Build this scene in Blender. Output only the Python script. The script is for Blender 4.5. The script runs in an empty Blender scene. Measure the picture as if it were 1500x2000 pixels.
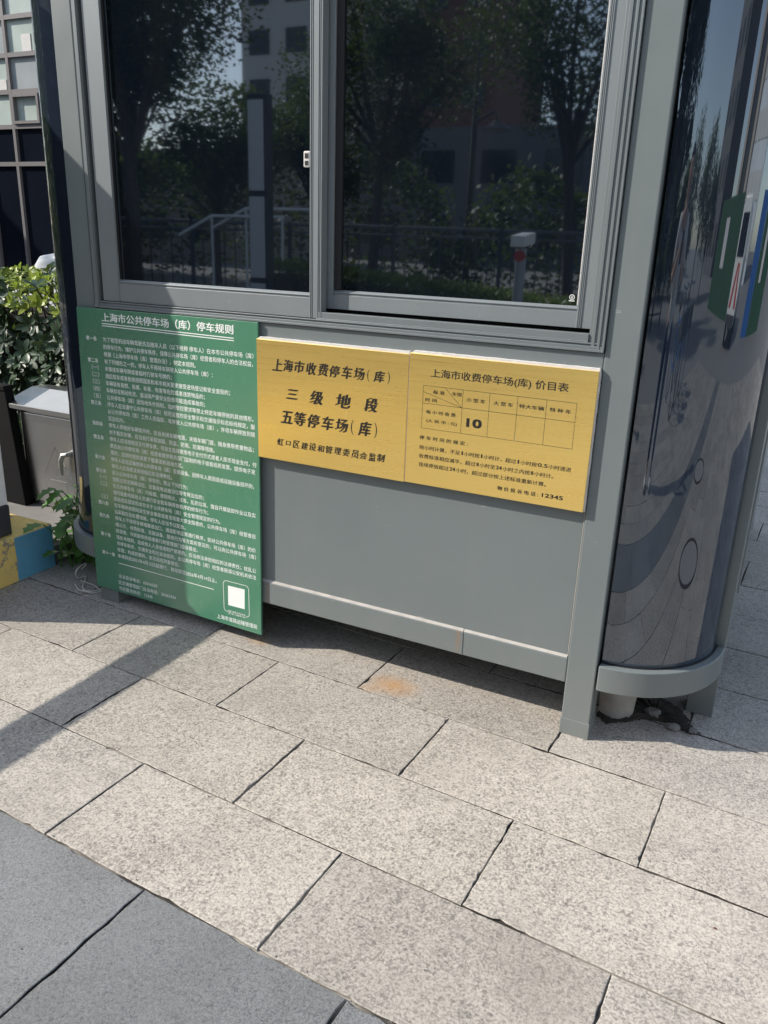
import bpy, bmesh, math, random
from mathutils import Vector, Matrix
S = bpy.context.scene
COL = S.collection
random.seed(7)
R = math.radians

# ------------------------------------------------------------------ camera, sky, sun, exposure
cam_d = bpy.data.cameras.new('camera'); cam = bpy.data.objects.new('camera', cam_d); COL.objects.link(cam); S.camera = cam
cam.matrix_world = Matrix(((0.891980,-0.173476,0.417465,0.34894),(0.450896,0.274762,-0.849234,-1.96418),(0.032618,0.945733,0.323302,1.29378),(0,0,0,1)))
cam_d.sensor_fit = 'VERTICAL'; cam_d.sensor_height = 24.0; cam_d.lens = 24.0 * 1571.61 / 2000.0
cam_d.clip_start = 0.05; cam_d.clip_end = 2000
SUN = Vector((2.0, 1.0, -1.55)).normalized()          # the way the light travels
W = bpy.data.worlds.new('World'); S.world = W; W.use_nodes = True
nt = W.node_tree; nt.nodes.clear()
sky = nt.nodes.new('ShaderNodeTexSky'); sky.sky_type = 'NISHITA'; sky.sun_disc = False
sky.sun_elevation = math.asin(-SUN.z); sky.sun_rotation = math.atan2(-SUN.x, -SUN.y)
sky.air_density = 1.0; sky.dust_density = 0.8; sky.ozone_density = 1.0
bg = nt.nodes.new('ShaderNodeBackground'); bg.inputs['Strength'].default_value = 0.15
wo = nt.nodes.new('ShaderNodeOutputWorld')
hsv = nt.nodes.new('ShaderNodeHueSaturation'); hsv.inputs['Saturation'].default_value = .72; nt.links.new(sky.outputs[0], hsv.inputs['Color']); nt.links.new(hsv.outputs[0], bg.inputs[0]); nt.links.new(bg.outputs[0], wo.inputs[0])
sl = bpy.data.lights.new('sun', 'SUN'); sl.energy = 3.45; sl.angle = R(0.53); sl.color = (1.0, 0.93, 0.83)
so = bpy.data.objects.new('sun', sl); COL.objects.link(so)
so.rotation_euler = SUN.to_track_quat('-Z', 'Y').to_euler(); so.location = (-20, -10, 15)
S.view_settings.view_transform = 'Standard'; S.view_settings.look = 'None'
S.view_settings.exposure = 0.93; S.view_settings.gamma = 1.0
S.cycles.max_bounces = 8

# ------------------------------------------------------------------ materials
class NT:
    def __init__(s, name):
        s.m = bpy.data.materials.new(name); s.m.use_nodes = True; s.t = s.m.node_tree; s.t.nodes.clear()
        s.out = s.n('OutputMaterial'); s.p = s.n('BsdfPrincipled'); s.l(s.p.outputs[0], s.out.inputs[0])
        s.co = s.n('TexCoord').outputs['Object']
    def n(s, k, **kw):
        x = s.t.nodes.new('ShaderNode' + k)
        for a, b in kw.items(): setattr(x, a, b)
        return x
    def l(s, a, b): s.t.links.new(a, b)
    def put(s, sock, v):
        if isinstance(v, (int, float)): sock.default_value = v
        elif isinstance(v, (tuple, list)): sock.default_value = tuple(v) + ((1,) if len(v) == 3 and len(sock.default_value) == 4 else ())
        else: s.l(v, sock)
    def map(s, scale=(1, 1, 1), loc=(0, 0, 0), rot=(0, 0, 0), co=None):
        x = s.n('Mapping'); s.l(co or s.co, x.inputs[0]); x.inputs['Scale'].default_value = scale; x.inputs['Location'].default_value = loc
        x.inputs['Rotation'].default_value = rot; return x.outputs[0]
    def noise(s, scale, detail=4, rough=.55, co=None, dist=0.0):
        x = s.n('TexNoise'); s.l(co or s.co, x.inputs['Vector']); x.inputs['Scale'].default_value = scale
        x.inputs['Detail'].default_value = detail; x.inputs['Roughness'].default_value = rough; x.inputs['Distortion'].default_value = dist
        return x.outputs['Fac']
    def vor(s, scale, co=None, out='Color', feature='F1'):
        x = s.n('TexVoronoi', feature=feature); s.l(co or s.co, x.inputs['Vector']); x.inputs['Scale'].default_value = scale; return x.outputs[out]
    def ramp(s, f, *st, interp='LINEAR'):
        x = s.n('ValToRGB'); s.l(f, x.inputs[0]); e = x.color_ramp.elements; x.color_ramp.interpolation = interp
        while len(e) < len(st): e.new(0.5)
        for q, (p, c) in zip(e, st):
            q.position = p; q.color = tuple(c) + (1,) if not isinstance(c, (int, float)) else (c, c, c, 1)
        return x.outputs[0]
    def mix(s, f, a, b, mode='MIX'):
        x = s.n('Mix', data_type='RGBA', blend_type=mode); s.put(x.inputs[0], f); s.put(x.inputs[6], a); s.put(x.inputs[7], b); return x.outputs[2]
    def math(s, op, a, b=0.0, c=0.0):
        x = s.n('Math', operation=op); s.put(x.inputs[0], a); s.put(x.inputs[1], b)
        if op in ('SMOOTH_MIN', 'MULTIPLY_ADD', 'COMPARE'): s.put(x.inputs[2], c)
        return x.outputs[0]
    def sep(s, co=None):
        x = s.n('SeparateXYZ'); s.l(co or s.co, x.inputs[0]); return x.outputs
    def blob(s, cx, cy, cz, rx, ry, rz):                # 1 at the centre of an ellipsoid, 0 outside
        m = s.map(scale=(1 / rx, 1 / ry, 1 / rz), loc=(-cx / rx, -cy / ry, -cz / rz))
        v = s.n('VectorMath', operation='LENGTH'); s.l(m, v.inputs[0])
        return s.math('SUBTRACT', 1.0, v.outputs['Value'])
    def bump(s, h, strength=.3, dist=.002, prev=None):
        b = s.n('Bump'); s.l(h, b.inputs['Height']); b.inputs['Strength'].default_value = strength; b.inputs['Distance'].default_value = dist
        if prev is not None: s.l(prev, b.inputs['Normal'])
        return b.outputs[0]
    def set(s, **k):
        for a, v in k.items(): s.put(s.p.inputs[a.replace('_', ' ')], v)
        return s.m
MAT = {}
def plain(name, c, rough=.5, metal=0.0, var=.12, scale=14, bump=0.0, spec=.5):
    t = NT(name); f = t.noise(scale, 5)
    col = t.mix(f, [q * (1 - var) for q in c], [min(1, q * (1 + var)) for q in c])
    t.set(Base_Color=col, Roughness=rough, Metallic=metal); t.p.inputs['Specular IOR Level'].default_value = spec
    if bump: t.l(t.bump(t.noise(scale * 6, 4), bump, .003), t.p.inputs['Normal'])
    MAT[name] = t.m; return t.m

def m_paint():                                          # grey coated steel, scuffed, a rust run under the weld
    t = NT('grey_paint'); x, y, z = t.sep()
    big = t.noise(3.0, 4); fine = t.noise(60, 3)
    c = t.mix(big, (.126, .150, .153), (.152, .178, .180)); c = t.mix(t.math('MULTIPLY', fine, .22), c, (.19, .205, .205))
    specks = t.ramp(t.vor(60, out='Distance'), (0.0, 1.0), (.05, 0.0)); keep = t.ramp(t.noise(9, 2), (.54, 0.0), (.60, 1.0))
    c = t.mix(t.math('MULTIPLY', specks, keep), c, (.5, .5, .48))
    scr = t.ramp(t.noise(26, 2, co=t.map(scale=(.5, 1, 3.0), rot=(0, .95, 0))), (.735, 0.0), (.77, 1.0))
    c = t.mix(t.math('MULTIPLY', scr, .4), c, (.42, .43, .42))
    dust = t.ramp(t.noise(8, 6, co=t.map(scale=(2, 1, .35))), (.5, 0.0), (.8, 1.0))
    c = t.mix(t.math('MULTIPLY', dust, .08), c, (.25, .25, .235))
    low = t.math('MULTIPLY', t.ramp(z, (0.0, 1.0), (.3, 0.0)), t.noise(14, 5)); c = t.mix(t.math('MULTIPLY', low, .45), c, (.27, .25, .22))
    jx = t.math('ADD', x, t.math('MULTIPLY', t.math('SUBTRACT', t.noise(30, 3), .5), .012))
    run = t.math('MULTIPLY', t.ramp(t.math('ABSOLUTE', t.math('ADD', jx, .366)), (0.0, .6), (.005, .3), (.010, 0.0)), t.ramp(z, (.16, .5), (.225, .9), (.231, 1.0), (.236, 0.0)))
    c = t.mix(run, c, (.26, .145, .05))
    run2 = t.math('MULTIPLY', t.ramp(t.math('ABSOLUTE', t.math('ADD', jx, 1.026)), (0.0, .8), (.006, 0.0)), t.ramp(z, (.17, .4), (.22, .9), (.233, 0.0)))
    c = t.mix(run2, c, (.30, .15, .06))
    t.set(Base_Color=c, Roughness=t.ramp(big, (.3, .36), (.7, .5)))
    t.l(t.bump(t.noise(260, 2), .06, .001, t.bump(t.noise(5, 3), .10, .004)), t.p.inputs['Normal']); MAT['paint'] = t.m
m_paint()
def m_alu(name, c):
    t = NT(name); f = t.noise(9, 5, co=t.map(scale=(1, 1, .3)))
    col = t.mix(f, c, [q * 1.22 for q in c]); d = t.ramp(t.noise(90, 4), (.66, 0.0), (.8, 1.0))
    t.set(Base_Color=t.mix(t.math('MULTIPLY', d, .5), col, (.45, .43, .40)), Roughness=.38, Metallic=.25); MAT[name] = t.m
m_alu('frame_alloy', (.165, .185, .193))
m_alu('sash_alloy', (.20, .222, .232))
def m_granite(name, base, light, dark, speck):
    t = NT(name); attr = t.n('VertexColor'); attr.layer_name = 'tone'
    co = t.map(scale=(1, 1, 1))
    fine = speck[0]; lv = speck[1:]
    a = t.noise(fine, 6, .72); m2 = t.noise(fine * .42, 3, .6, co=t.map(loc=(4, 1, 2))); big = t.noise(3.5, 5, .6, co=t.map(loc=(7, 3, 2)))
    k = t.math('ADD', t.math('MULTIPLY', a, .80), t.math('ADD', t.math('MULTIPLY', m2, .20), t.math('MULTIPLY', t.math('SUBTRACT', big, .5), .12)))
    c = t.ramp(k, (lv[0], dark), (lv[1], base), (lv[2], light), (lv[3], [q * 1.22 for q in light]))
    v = t.vor(fine * .8); g = t.n('RGBToBW'); t.l(v, g.inputs[0])
    c = t.mix(t.ramp(g.outputs[0], (.12, .55), (.26, 0.0)), c, [q * .8 for q in dark]); c = t.mix(t.ramp(g.outputs[0], (.74, 0.0), (.86, .45)), c, [min(1, q * 1.2) for q in light])
    worn = t.ramp(t.noise(2.6, 6, .6), (.42, 0.0), (.7, 1.0)); c = t.mix(t.math('MULTIPLY', worn, .22), c, [min(1, q * 1.12) for q in light])
    dirt = t.ramp(t.noise(4.2, 7, .62, co=t.map(loc=(3, 9, 1))), (.5, 0.0), (.78, 1.0)); c = t.mix(t.math('MULTIPLY', dirt, .35), c, [q * .55 for q in base])
    gum = t.ramp(t.vor(3.1, out='Distance', co=t.map(loc=(.7, .2, 0))), (.02, 1.0), (.055, 0.0)); gk = t.ramp(t.noise(1.7, 2, co=t.map(loc=(5, 5, 0))), (.52, 0.0), (.56, .55))
    c = t.mix(t.math('MULTIPLY', gum, gk), c, [q * .45 for q in base])
    sw = t.ramp(t.noise(5.0, 6, .65, co=t.map(rot=(0, 0, .9), scale=(1, 4.5, 1))), (.60, 0.0), (.74, 1.0)); c = t.mix(t.math('MULTIPLY', sw, .22), c, [min(1, q * 1.25) for q in light])
    st = t.ramp(t.noise(1.3, 5, .6, co=t.map(loc=(2, 8, 0))), (.5, 0.0), (.68, 1.0)); c = t.mix(t.math('MULTIPLY', st, .25), c, [q * v_ for q, v_ in zip(base, (.72, .68, .62))])
    c = t.mix(1.0, c, attr.outputs['Color'], 'MULTIPLY')
    jit = t.math('MULTIPLY', t.noise(60, 6, .78), 1.3)
    for (cx, cy, rx, ry, k) in ((-.56, -.012, .105, .070, 1.0), (-.62, -.065, .05, .03, .5), (-1.075, .02, .06, .04, .6)):
        bl = t.math('MULTIPLY', t.ramp(t.math('MULTIPLY', t.blob(cx, cy, 0, rx, ry, 1.0), jit), (.03, 0.0), (.65, .8)), k)
        c = t.mix(bl, c, (.40, .215, .075))
    t.set(Base_Color=c, Roughness=t.ramp(a, (.3, .62), (.7, .85)))
    t.l(t.bump(t.noise(120, 5, .75), .55, .0016, t.bump(t.noise(14, 3), .25, .004)), t.p.inputs['Normal']); MAT[name] = t.m
m_granite('pale_granite', (.268, .246, .217), (.425, .391, .344), (.128, .120, .111), (172, .37, .455, .545, .65))
plain('pale_granite_plain', (.30, .285, .265), .8, var=.3, scale=60)
m_granite('dark_granite', (.134, .138, .142), (.190, .195, .197), (.082, .085, .089), (270, .38, .46, .54, .65))
def m_joint():
    t = NT('joint_filler'); f = t.noise(3.5, 4, co=t.map(loc=(1.3, 2.2, 0)))
    t.set(Base_Color=t.ramp(f, (.47, (.030, .026, .021)), (.60, (.27, .25, .22))), Roughness=.95); MAT['joint'] = t.m
m_joint()
plain('concrete', (.17, .165, .155), .9, var=.3, scale=9, bump=.5)
plain('asphalt', (.24, .232, .222), .9, var=.25, scale=25, bump=.4)
def m_gold():                                           # brushed brass-look plate
    t = NT('brushed_gold'); st = t.map(scale=(2.2, 60, 330)); f = t.noise(1.0, 6, .7, co=st); g = t.noise(6, 5, co=t.map(scale=(1.0, 1, 6)))
    c = t.mix(f, (.84, .565, .15), (1.0, .73, .25)); c = t.mix(t.math('MULTIPLY', g, .4), c, (1.0, .80, .28))
    sc = t.ramp(t.noise(16, 3, co=t.map(scale=(1, 1, .5), rot=(0, .8, 0))), (.74, 0.0), (.78, .25)); c = t.mix(sc, c, (.98, .88, .55))
    t.set(Base_Color=c, Metallic=.78, Roughness=t.ramp(f, (.3, .24), (.7, .38)), Anisotropic=.5)
    t.l(t.bump(f, .10, .0006, t.bump(t.noise(2.2, 2), .06, .01)), t.p.inputs['Normal']); MAT['gold'] = t.m
m_gold()
def m_green():
    t = NT('green_board'); f = t.noise(3, 5); c = t.mix(f, (.058, .190, .112), (.070, .225, .136))
    d = t.ramp(t.noise(30, 6, co=t.map(scale=(1, 1, .4))), (.56, 0.0), (.78, 1.0)); c = t.mix(t.math('MULTIPLY', d, .16), c, (.25, .33, .28))
    sp = t.ramp(t.vor(30, out='Distance'), (0.0, 1.0), (.03, 0.0)); c = t.mix(t.math('MULTIPLY', sp, t.ramp(t.noise(6, 2), (.6, 0.0), (.64, .7))), c, (.6, .6, .5))
    t.set(Base_Color=c, Roughness=t.ramp(t.noise(5, 4), (.3, .2), (.7, .32)), Specular_IOR_Level=1.0); MAT['green'] = t.m
m_green()
plain('white_print', (.80, .82, .80), .5, var=.03)
plain('black_print', (.018, .016, .014), .4, var=.1)
plain('dusty_seal', (.36, .345, .32), .9, var=.3, scale=30); plain('sign_backing', (.62, .60, .58), .8, var=.2, scale=60, bump=.6)
plain('rubber', (.012, .012, .013), .6)
plain('void', (.004, .004, .005), .9)
def m_glass(name, ior, base, rough, dust):
    t = NT(name); t.set(Base_Color=base, Roughness=rough, IOR=ior); t.p.inputs['Specular Tint'].default_value = (.80, .90, 1.0, 1)
    d = t.ramp(t.vor(95, out='Distance'), (0.0, 1.0), (.10, 0.0)); k = t.ramp(t.noise(13, 3), (.52, 0.0), (.60, 1.0))
    film = t.ramp(t.noise(3.0, 7, .65, co=t.map(scale=(3, 3, .6))), (.45, 0.0), (.85, 1.0))
    f = t.math('ADD', t.math('MULTIPLY', t.math('MULTIPLY', d, k), dust), t.math('MULTIPLY', film, .007))
    df = t.n('BsdfDiffuse'); df.inputs[0].default_value = (.6, .58, .54, 1)
    mx = t.n('MixShader'); t.l(f, mx.inputs[0]); t.l(t.p.outputs[0], mx.inputs[1]); t.l(df.outputs[0], mx.inputs[2]); t.l(mx.outputs[0], t.out.inputs[0])
    if name == 'curved_glass': t.l(t.bump(t.noise(2.5, 1), .05, .003), t.p.inputs['Normal'])
    MAT[name] = t.m
m_glass('tinted_glass', 2.35, (.003, .005, .009), .022, .13)
m_glass('curved_glass', 2.2, (.012, .018, .030), .02, .12)
plain('stainless', (.52, .52, .51), .27, 1.0, var=.12, scale=40)
plain('chrome', (.40, .41, .42), .42, .9)
plain('white_paint', (.80, .80, .78), .5, var=.06)
plain('dark_paint', (.045, .047, .052), .5, var=.15)
plain('black_paint', (.007, .007, .008), .8, var=.3, spec=.15)
plain('cord_white', (.6, .58, .52), .8)
def m_kerb():                                           # yellow and blue bands, chipped to concrete
    t = NT('painted_kerb'); x, y, z = t.sep(); f = t.math('ADD', y, t.math('MULTIPLY', t.math('SUBTRACT', t.noise(25, 4), .5), .012))
    side = t.ramp(z, (.172, 1.0), (.176, 0.0)); blue = t.math('MULTIPLY', t.math('GREATER_THAN', f, -.045), side)
    c = t.mix(blue, t.mix(t.noise(9, 5), (.68, .49, .13), (.80, .60, .22)), t.mix(t.noise(12, 5), (.09, .30, .46), (.12, .35, .52)))
    chip = t.ramp(t.noise(16, 7, .68), (.57, 0.0), (.61, 1.0)); keep = t.math('ADD', t.math('MULTIPLY', t.math('SUBTRACT', 1.0, blue), .9), .12)
    pits = t.ramp(t.vor(55, out='Distance'), (.0, 1.0), (.16, 0.0)); pk = t.ramp(t.noise(20, 2), (.53, 0.0), (.58, 1.0))
    c = t.mix(t.math('MULTIPLY', chip, keep), c, (.28, .24, .19)); c = t.mix(t.math('MULTIPLY', pits, pk), c, (.07, .065, .06))
    t.set(Base_Color=c, Roughness=.75); t.l(t.bump(t.noise(40, 6, .7), .5, .006), t.p.inputs['Normal']); MAT['kerb'] = t.m
m_kerb()
def m_leaf(name, c1, c2, rough=.4, trans=.25):
    t = NT(name); info = t.n('ObjectInfo'); f = t.noise(11, 2); c = t.mix(t.ramp(f, (.3, 0.0), (.7, 1.0)), c1, c2)
    t.set(Base_Color=c, Roughness=rough); tr = t.n('BsdfTranslucent'); t.l(t.mix(.5, c, (.35, .5, .08)), tr.inputs[0])
    mx = t.n('MixShader'); mx.inputs[0].default_value = trans; t.l(t.p.outputs[0], mx.inputs[1]); t.l(tr.outputs[0], mx.inputs[2]); t.l(mx.outputs[0], t.out.inputs[0]); MAT[name] = t.m
m_leaf('shrub_leaf', (.012, .034, .016), (.030, .070, .030), .46, .10)
m_leaf('young_leaf', (.20, .27, .035), (.36, .42, .07), .42, .3)
m_leaf('weed_leaf', (.045, .13, .028), (.11, .26, .045), .5, .3)
m_leaf('tree_leaf', (.016, .034, .013), (.040, .066, .022), .6, .22)
m_leaf('grass_leaf', (.10, .16, .02), (.22, .26, .04), .5, .3)
plain('bark', (.075, .062, .05), .9, var=.4, scale=20, bump=.6)
plain('stub_concrete', (.34, .32, .29), .95, var=.35, scale=22, bump=.9); plain('dry_leaf', (.16, .05, .03), .8); plain('soil', (.035, .030, .025), .95, var=.5, scale=40, bump=1.0)
plain('wall_brown', (.16, .075, .06), .8, var=.1); plain('wall_white', (.55, .54, .52), .8, var=.1); plain('wall_beige', (.40, .35, .30), .8, var=.08)
plain('wall_grey', (.13, .13, .135), .8, var=.1); plain('dark_window', (.02, .025, .03), .1, var=.2)
plain('facade_dark', (.006, .008, .014), .18, var=.3, scale=1.5, spec=.25)
plain('facade_light', (.40, .46, .43), .25, var=.25, scale=2.0); plain('wall_dark', (.05, .052, .055), .8, var=.2); plain('asphalt_dark', (.055, .055, .056), .9, var=.25, scale=25, bump=.4); plain('mullion', (.15, .14, .14), .5)
plain('tower_glass', (.62, .66, .70), .25, var=.2, scale=.6)
plain('hoarding_green', (.02, .075, .03), .7, var=.2); plain('hoarding_blue', (.02, .10, .32), .5); plain('panel_pale', (.30, .33, .34), .3, var=.3, scale=2.0); plain('poster', (.62, .58, .60), .6, var=.3, scale=3)
plain('red_paint', (.45, .06, .05), .5); plain('bike_blue', (.03, .12, .33), .35); plain('van_white', (.75, .75, .73), .3); plain('car_silver', (.62, .64, .66), .3, .2)
plain('tyre', (.02, .02, .02), .8); plain('panel_grey', (.34, .36, .38), .5); plain('panel_light', (.72, .74, .74), .4, var=.05); plain('skin', (.45, .28, .20), .5); plain('hair', (.015, .012, .01), .5)
plain('red_lip', (.30, .10, .09), .5); plain('eye_white', (.5, .48, .46), .3); plain('navy_cloth', (.018, .028, .065), .85); plain('white_cloth', (.66, .65, .63), .85); plain('clog', (.60, .58, .54), .6)

# ------------------------------------------------------------------ mesh building
class MB:
    def __init__(s): s.v = []; s.f = []; s.o = Vector((0, 0, 0))
    def add(s, vs, fs):
        n = len(s.v); s.v += [Vector(q) for q in vs]; s.f += [tuple(i + n for i in f) for f in fs]; return s
    def box(s, x0, x1, y0, y1, z0, z1):
        return s.add([(x0, y0, z0), (x1, y0, z0), (x1, y1, z0), (x0, y1, z0), (x0, y0, z1), (x1, y0, z1), (x1, y1, z1), (x0, y1, z1)],
                     [(3, 2, 1, 0), (4, 5, 6, 7), (0, 1, 5, 4), (1, 2, 6, 5), (2, 3, 7, 6), (3, 0, 4, 7)])
    def prism(s, poly, a0, a1, axis='z'):               # closed polygon swept along an axis
        n = len(poly); P = {'z': lambda p, a: (p[0], p[1], a), 'y': lambda p, a: (p[0], a, p[1]), 'x': lambda p, a: (a, p[0], p[1])}[axis]
        return s.add([P(p, a0) for p in poly] + [P(p, a1) for p in poly], [tuple(range(n))[::-1], tuple(range(n, 2 * n))] + [(i, (i + 1) % n, n + (i + 1) % n, n + i) for i in range(n)])
    def tube(s, pts, rad, n=8, cap=True):
        pts = [Vector(p) for p in pts]; rad = rad if isinstance(rad, (list, tuple)) else [rad] * len(pts); b = len(s.v); up = None
        for i, p in enumerate(pts):
            d = (pts[min(i + 1, len(pts) - 1)] - pts[max(i - 1, 0)]).normalized()
            if up is None: up = d.orthogonal().normalized()
            up = (up - d * up.dot(d)); up = up.normalized() if up.length > 1e-6 else d.orthogonal().normalized(); w = d.cross(up)
            for k in range(n):
                a = 2 * math.pi * k / n; s.v.append(p + (up * math.cos(a) + w * math.sin(a)) * rad[i])
        for i in range(len(pts) - 1):
            for k in range(n): s.f.append((b + i * n + k, b + i * n + (k + 1) % n, b + (i + 1) * n + (k + 1) % n, b + (i + 1) * n + k))
        if cap: s.f.append(tuple(b + k for k in range(n))[::-1]); s.f.append(tuple(b + (len(pts) - 1) * n + k for k in range(n)))
        return s
    def arc_wall(s, c, r0, r1, a0, a1, z0, z1, n=24):   # a curved slab between two radii
        b = len(s.v)
        for i in range(n + 1):
            a = a0 + (a1 - a0) * i / n
            for r in (r0, r1):
                for z in (z0, z1): s.v.append(Vector((c[0] + r * math.cos(a), c[1] + r * math.sin(a), z)))
        for i in range(n):
            p = b + 4 * i; q = p + 4
            s.f += [(p, q, q + 1, p + 1), (p + 2, p + 3, q + 3, q + 2), (p + 1, q + 1, q + 3, p + 3), (p, p + 2, q + 2, q)]
        s.f += [(b, b + 1, b + 3, b + 2), (b + 4 * n, b + 4 * n + 2, b + 4 * n + 3, b + 4 * n + 1)]
        return s
    def build(s, name, mat, parent=None, bevel=0.0, smooth=False, seg=2):
        me = bpy.data.meshes.new(name); off = parent['_o'] if parent is not None and '_o' in parent else (0, 0, 0); off = Vector(off)
        me.from_pydata([v - off for v in s.v], [], s.f); me.validate()
        bm = bmesh.new(); bm.from_mesh(me); bmesh.ops.recalc_face_normals(bm, faces=bm.faces); bm.to_mesh(me); bm.free()
        if smooth:
            for p in me.polygons: p.use_smooth = True
        me.materials.append(MAT[mat] if isinstance(mat, str) else mat)
        o = bpy.data.objects.new(name, me); COL.objects.link(o)
        if parent is not None:
            o.parent = parent; o['_o'] = tuple(off)
        if bevel:
            m = o.modifiers.new('bevel', 'BEVEL'); m.width = bevel; m.segments = seg; m.limit_method = 'ANGLE'; m.angle_limit = R(40)
        if smooth:
            m = o.modifiers.new('ws', 'EDGE_SPLIT'); m.split_angle = R(38)
        return o
def thing(name, label, cat, loc=(0, 0, 0), group=None):
    o = bpy.data.objects.new(name, None); COL.objects.link(o); o.location = loc; o['_o'] = tuple(loc)
    o['label'] = label; o['category'] = cat
    if group: o['group'] = group
    return o
def tag(o, label, cat, group=None):
    o['label'] = label; o['category'] = cat
    if group: o['group'] = group
    return o
def structure(o): o['kind'] = 'structure'; return o
def dup(root, loc, rz=0.0, label=None):
    r = root.copy(); COL.objects.link(r); r.location = loc; r.rotation_euler = (0, 0, rz)
    if label: r['label'] = label
    for ch in list(root.children):
        c = ch.copy(); COL.objects.link(c); c.parent = r
        for g in ch.children:
            d = g.copy(); COL.objects.link(d); d.parent = c
    return r

# lettering: the built-in font, turned into flat mesh set into a rectangle (x0..x1, z0..z1) of a vertical face at depth y
_fc = {}
def glyphs(s, bold=0.0, shear=0.0):
    k = (s, bold, shear)
    if k in _fc: return _fc[k]
    cu = bpy.data.curves.new('t', 'FONT'); cu.body = s; cu.size = 1.0; cu.offset = bold; cu.shear = shear; cu.resolution_u = 3; cu.fill_mode = 'FRONT'
    ob = bpy.data.objects.new('t', cu); COL.objects.link(ob); dg = bpy.context.evaluated_depsgraph_get()
    me = bpy.data.meshes.new_from_object(ob.evaluated_get(dg)); r = ([(v.co.x, v.co.y) for v in me.vertices], [tuple(p.vertices) for p in me.polygons])
    bpy.data.objects.remove(ob); bpy.data.curves.remove(cu); bpy.data.meshes.remove(me); _fc[k] = r; return r
def fit(mb, s, x0, x1, z0, z1, y, bold=0.0, shear=0.0, rise=0.0):
    v, f = glyphs(s, 0.0, shear)
    if not v: return
    ax, bx = min(q[0] for q in v), max(q[0] for q in v); az, bz = min(q[1] for q in v), max(q[1] for q in v)
    b_ = max(0.0, bold) * (z1 - z0)                     # heavier strokes: the same letter laid down again a hair to each side
    for k, (dx, dz) in enumerate(((0, 0),) if b_ == 0 else ((-1, -.5), (1, -.5), (1, .5), (-1, .5))):
        mb.add([(x0 + b_ + dx * b_ + (q[0] - ax) / (bx - ax) * (x1 - x0 - 2 * b_), y - .00004 * k, z0 + b_ + dz * b_ + (q[1] - az) / (bz - az) * (z1 - z0 - 2 * b_) + rise * (q[0] - ax) / (bx - ax)) for q in v], f)
def line(mb, s, x0, x1, zb, h, y, bold=0.0):            # baseline text: h metres per em, from x0 to x1
    v, f = glyphs(s)
    ax, bx = min(q[0] for q in v), max(q[0] for q in v); b_ = bold * h
    for k, (dx, dz) in enumerate(((0, 0),) if b_ == 0 else ((-1, -.5), (1, .5))):
        mb.add([(x0 + dx * b_ + (q[0] - ax) / (bx - ax) * (x1 - x0), y - .00004 * k, zb + dz * b_ + q[1] * h) for q in v], f)

# ------------------------------------------------------------------ ground
GT = -0.0478; gc, gs = math.cos(GT), math.sin(GT)
def g2w(u, v, z=0.0): return (gc * u - gs * v, gs * u + gc * v, z)
g = MB().box(-600, 600, -600, 600, -.4, -.03).build('ground', 'asphalt'); structure(g)
b = MB(); b.v = [Vector(g2w(u, v, -.0065)) for u, v in ((-6.99, -5.2), (6.99, -5.2), (6.99, 6.54), (-6.99, 6.54))]; b.f = [(0, 1, 2, 3)]
structure(b.build('paving_bed', 'joint'))
rt = random.Random(3)
def chipped(p, q, n, seed):                             # an edge with a slightly broken arris
    r = random.Random(seed); out = []; d = (q[0] - p[0], q[1] - p[1]); L = math.hypot(*d); nx, ny = -d[1] / L, d[0] / L
    chips = [(r.random(), r.uniform(.005, .035) / L, r.uniform(.0010, .0048)) for _ in range(r.choice((1, 2, 3, 4, 6, 8)))]
    for i in range(n):
        t = i / n; k = abs(r.gauss(0, .0006))
        for c, w, dp in chips: k += dp * max(0, 1 - abs(t - c) / w)
        out.append((p[0] + d[0] * t + nx * k, p[1] + d[1] * t + ny * k))
    return out
def tile(V, F, T, u0, u1, v0, v1, near, gap, tone):
    gl, gr = (gap * rt.uniform(.45, 1.3) for _ in range(2)); gb, gt = (gap * rt.uniform(.7, 1.6) for _ in range(2)); a = rt.uniform(-.0006, .0006); n = 44 if near else 2
    c = [(u0 + gl, v0 + gb + a), (u1 - gr, v0 + gb - a), (u1 - gr, v1 - gt - a), (u0 + gl, v1 - gt + a)]
    pts = []
    for i in range(4): pts += chipped(c[i], c[(i + 1) % 4], n if i % 2 == 0 else max(2, n // 2), rt.random())
    z0 = rt.uniform(-.0012, .0006); tx, ty = rt.uniform(-.0018, .0018), rt.uniform(-.0018, .0018); uc, vc = (u0 + u1) / 2, (v0 + v1) / 2
    zz = lambda u, v: z0 + tx * (u - uc) + ty * (v - vc)
    cu = [(uc + (u - uc) * (1 - .0032 / (u1 - u0)), vc + (v - vc) * (1 - .0032 / (v1 - v0))) for u, v in pts]
    b0 = len(V); m = len(pts)
    V += [g2w(u, v, zz(u, v)) for u, v in cu] + [g2w(u, v, zz(u, v) - .0016) for u, v in pts] + [g2w(u, v, -.03) for u, v in pts]
    F.append(tuple(range(b0, b0 + m)))
    for k in (0, m):
        for i in range(m): j = (i + 1) % m; F.append((b0 + k + i, b0 + k + m + i, b0 + k + m + j, b0 + k + j))
    T += [tone] * (3 * m)
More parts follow.
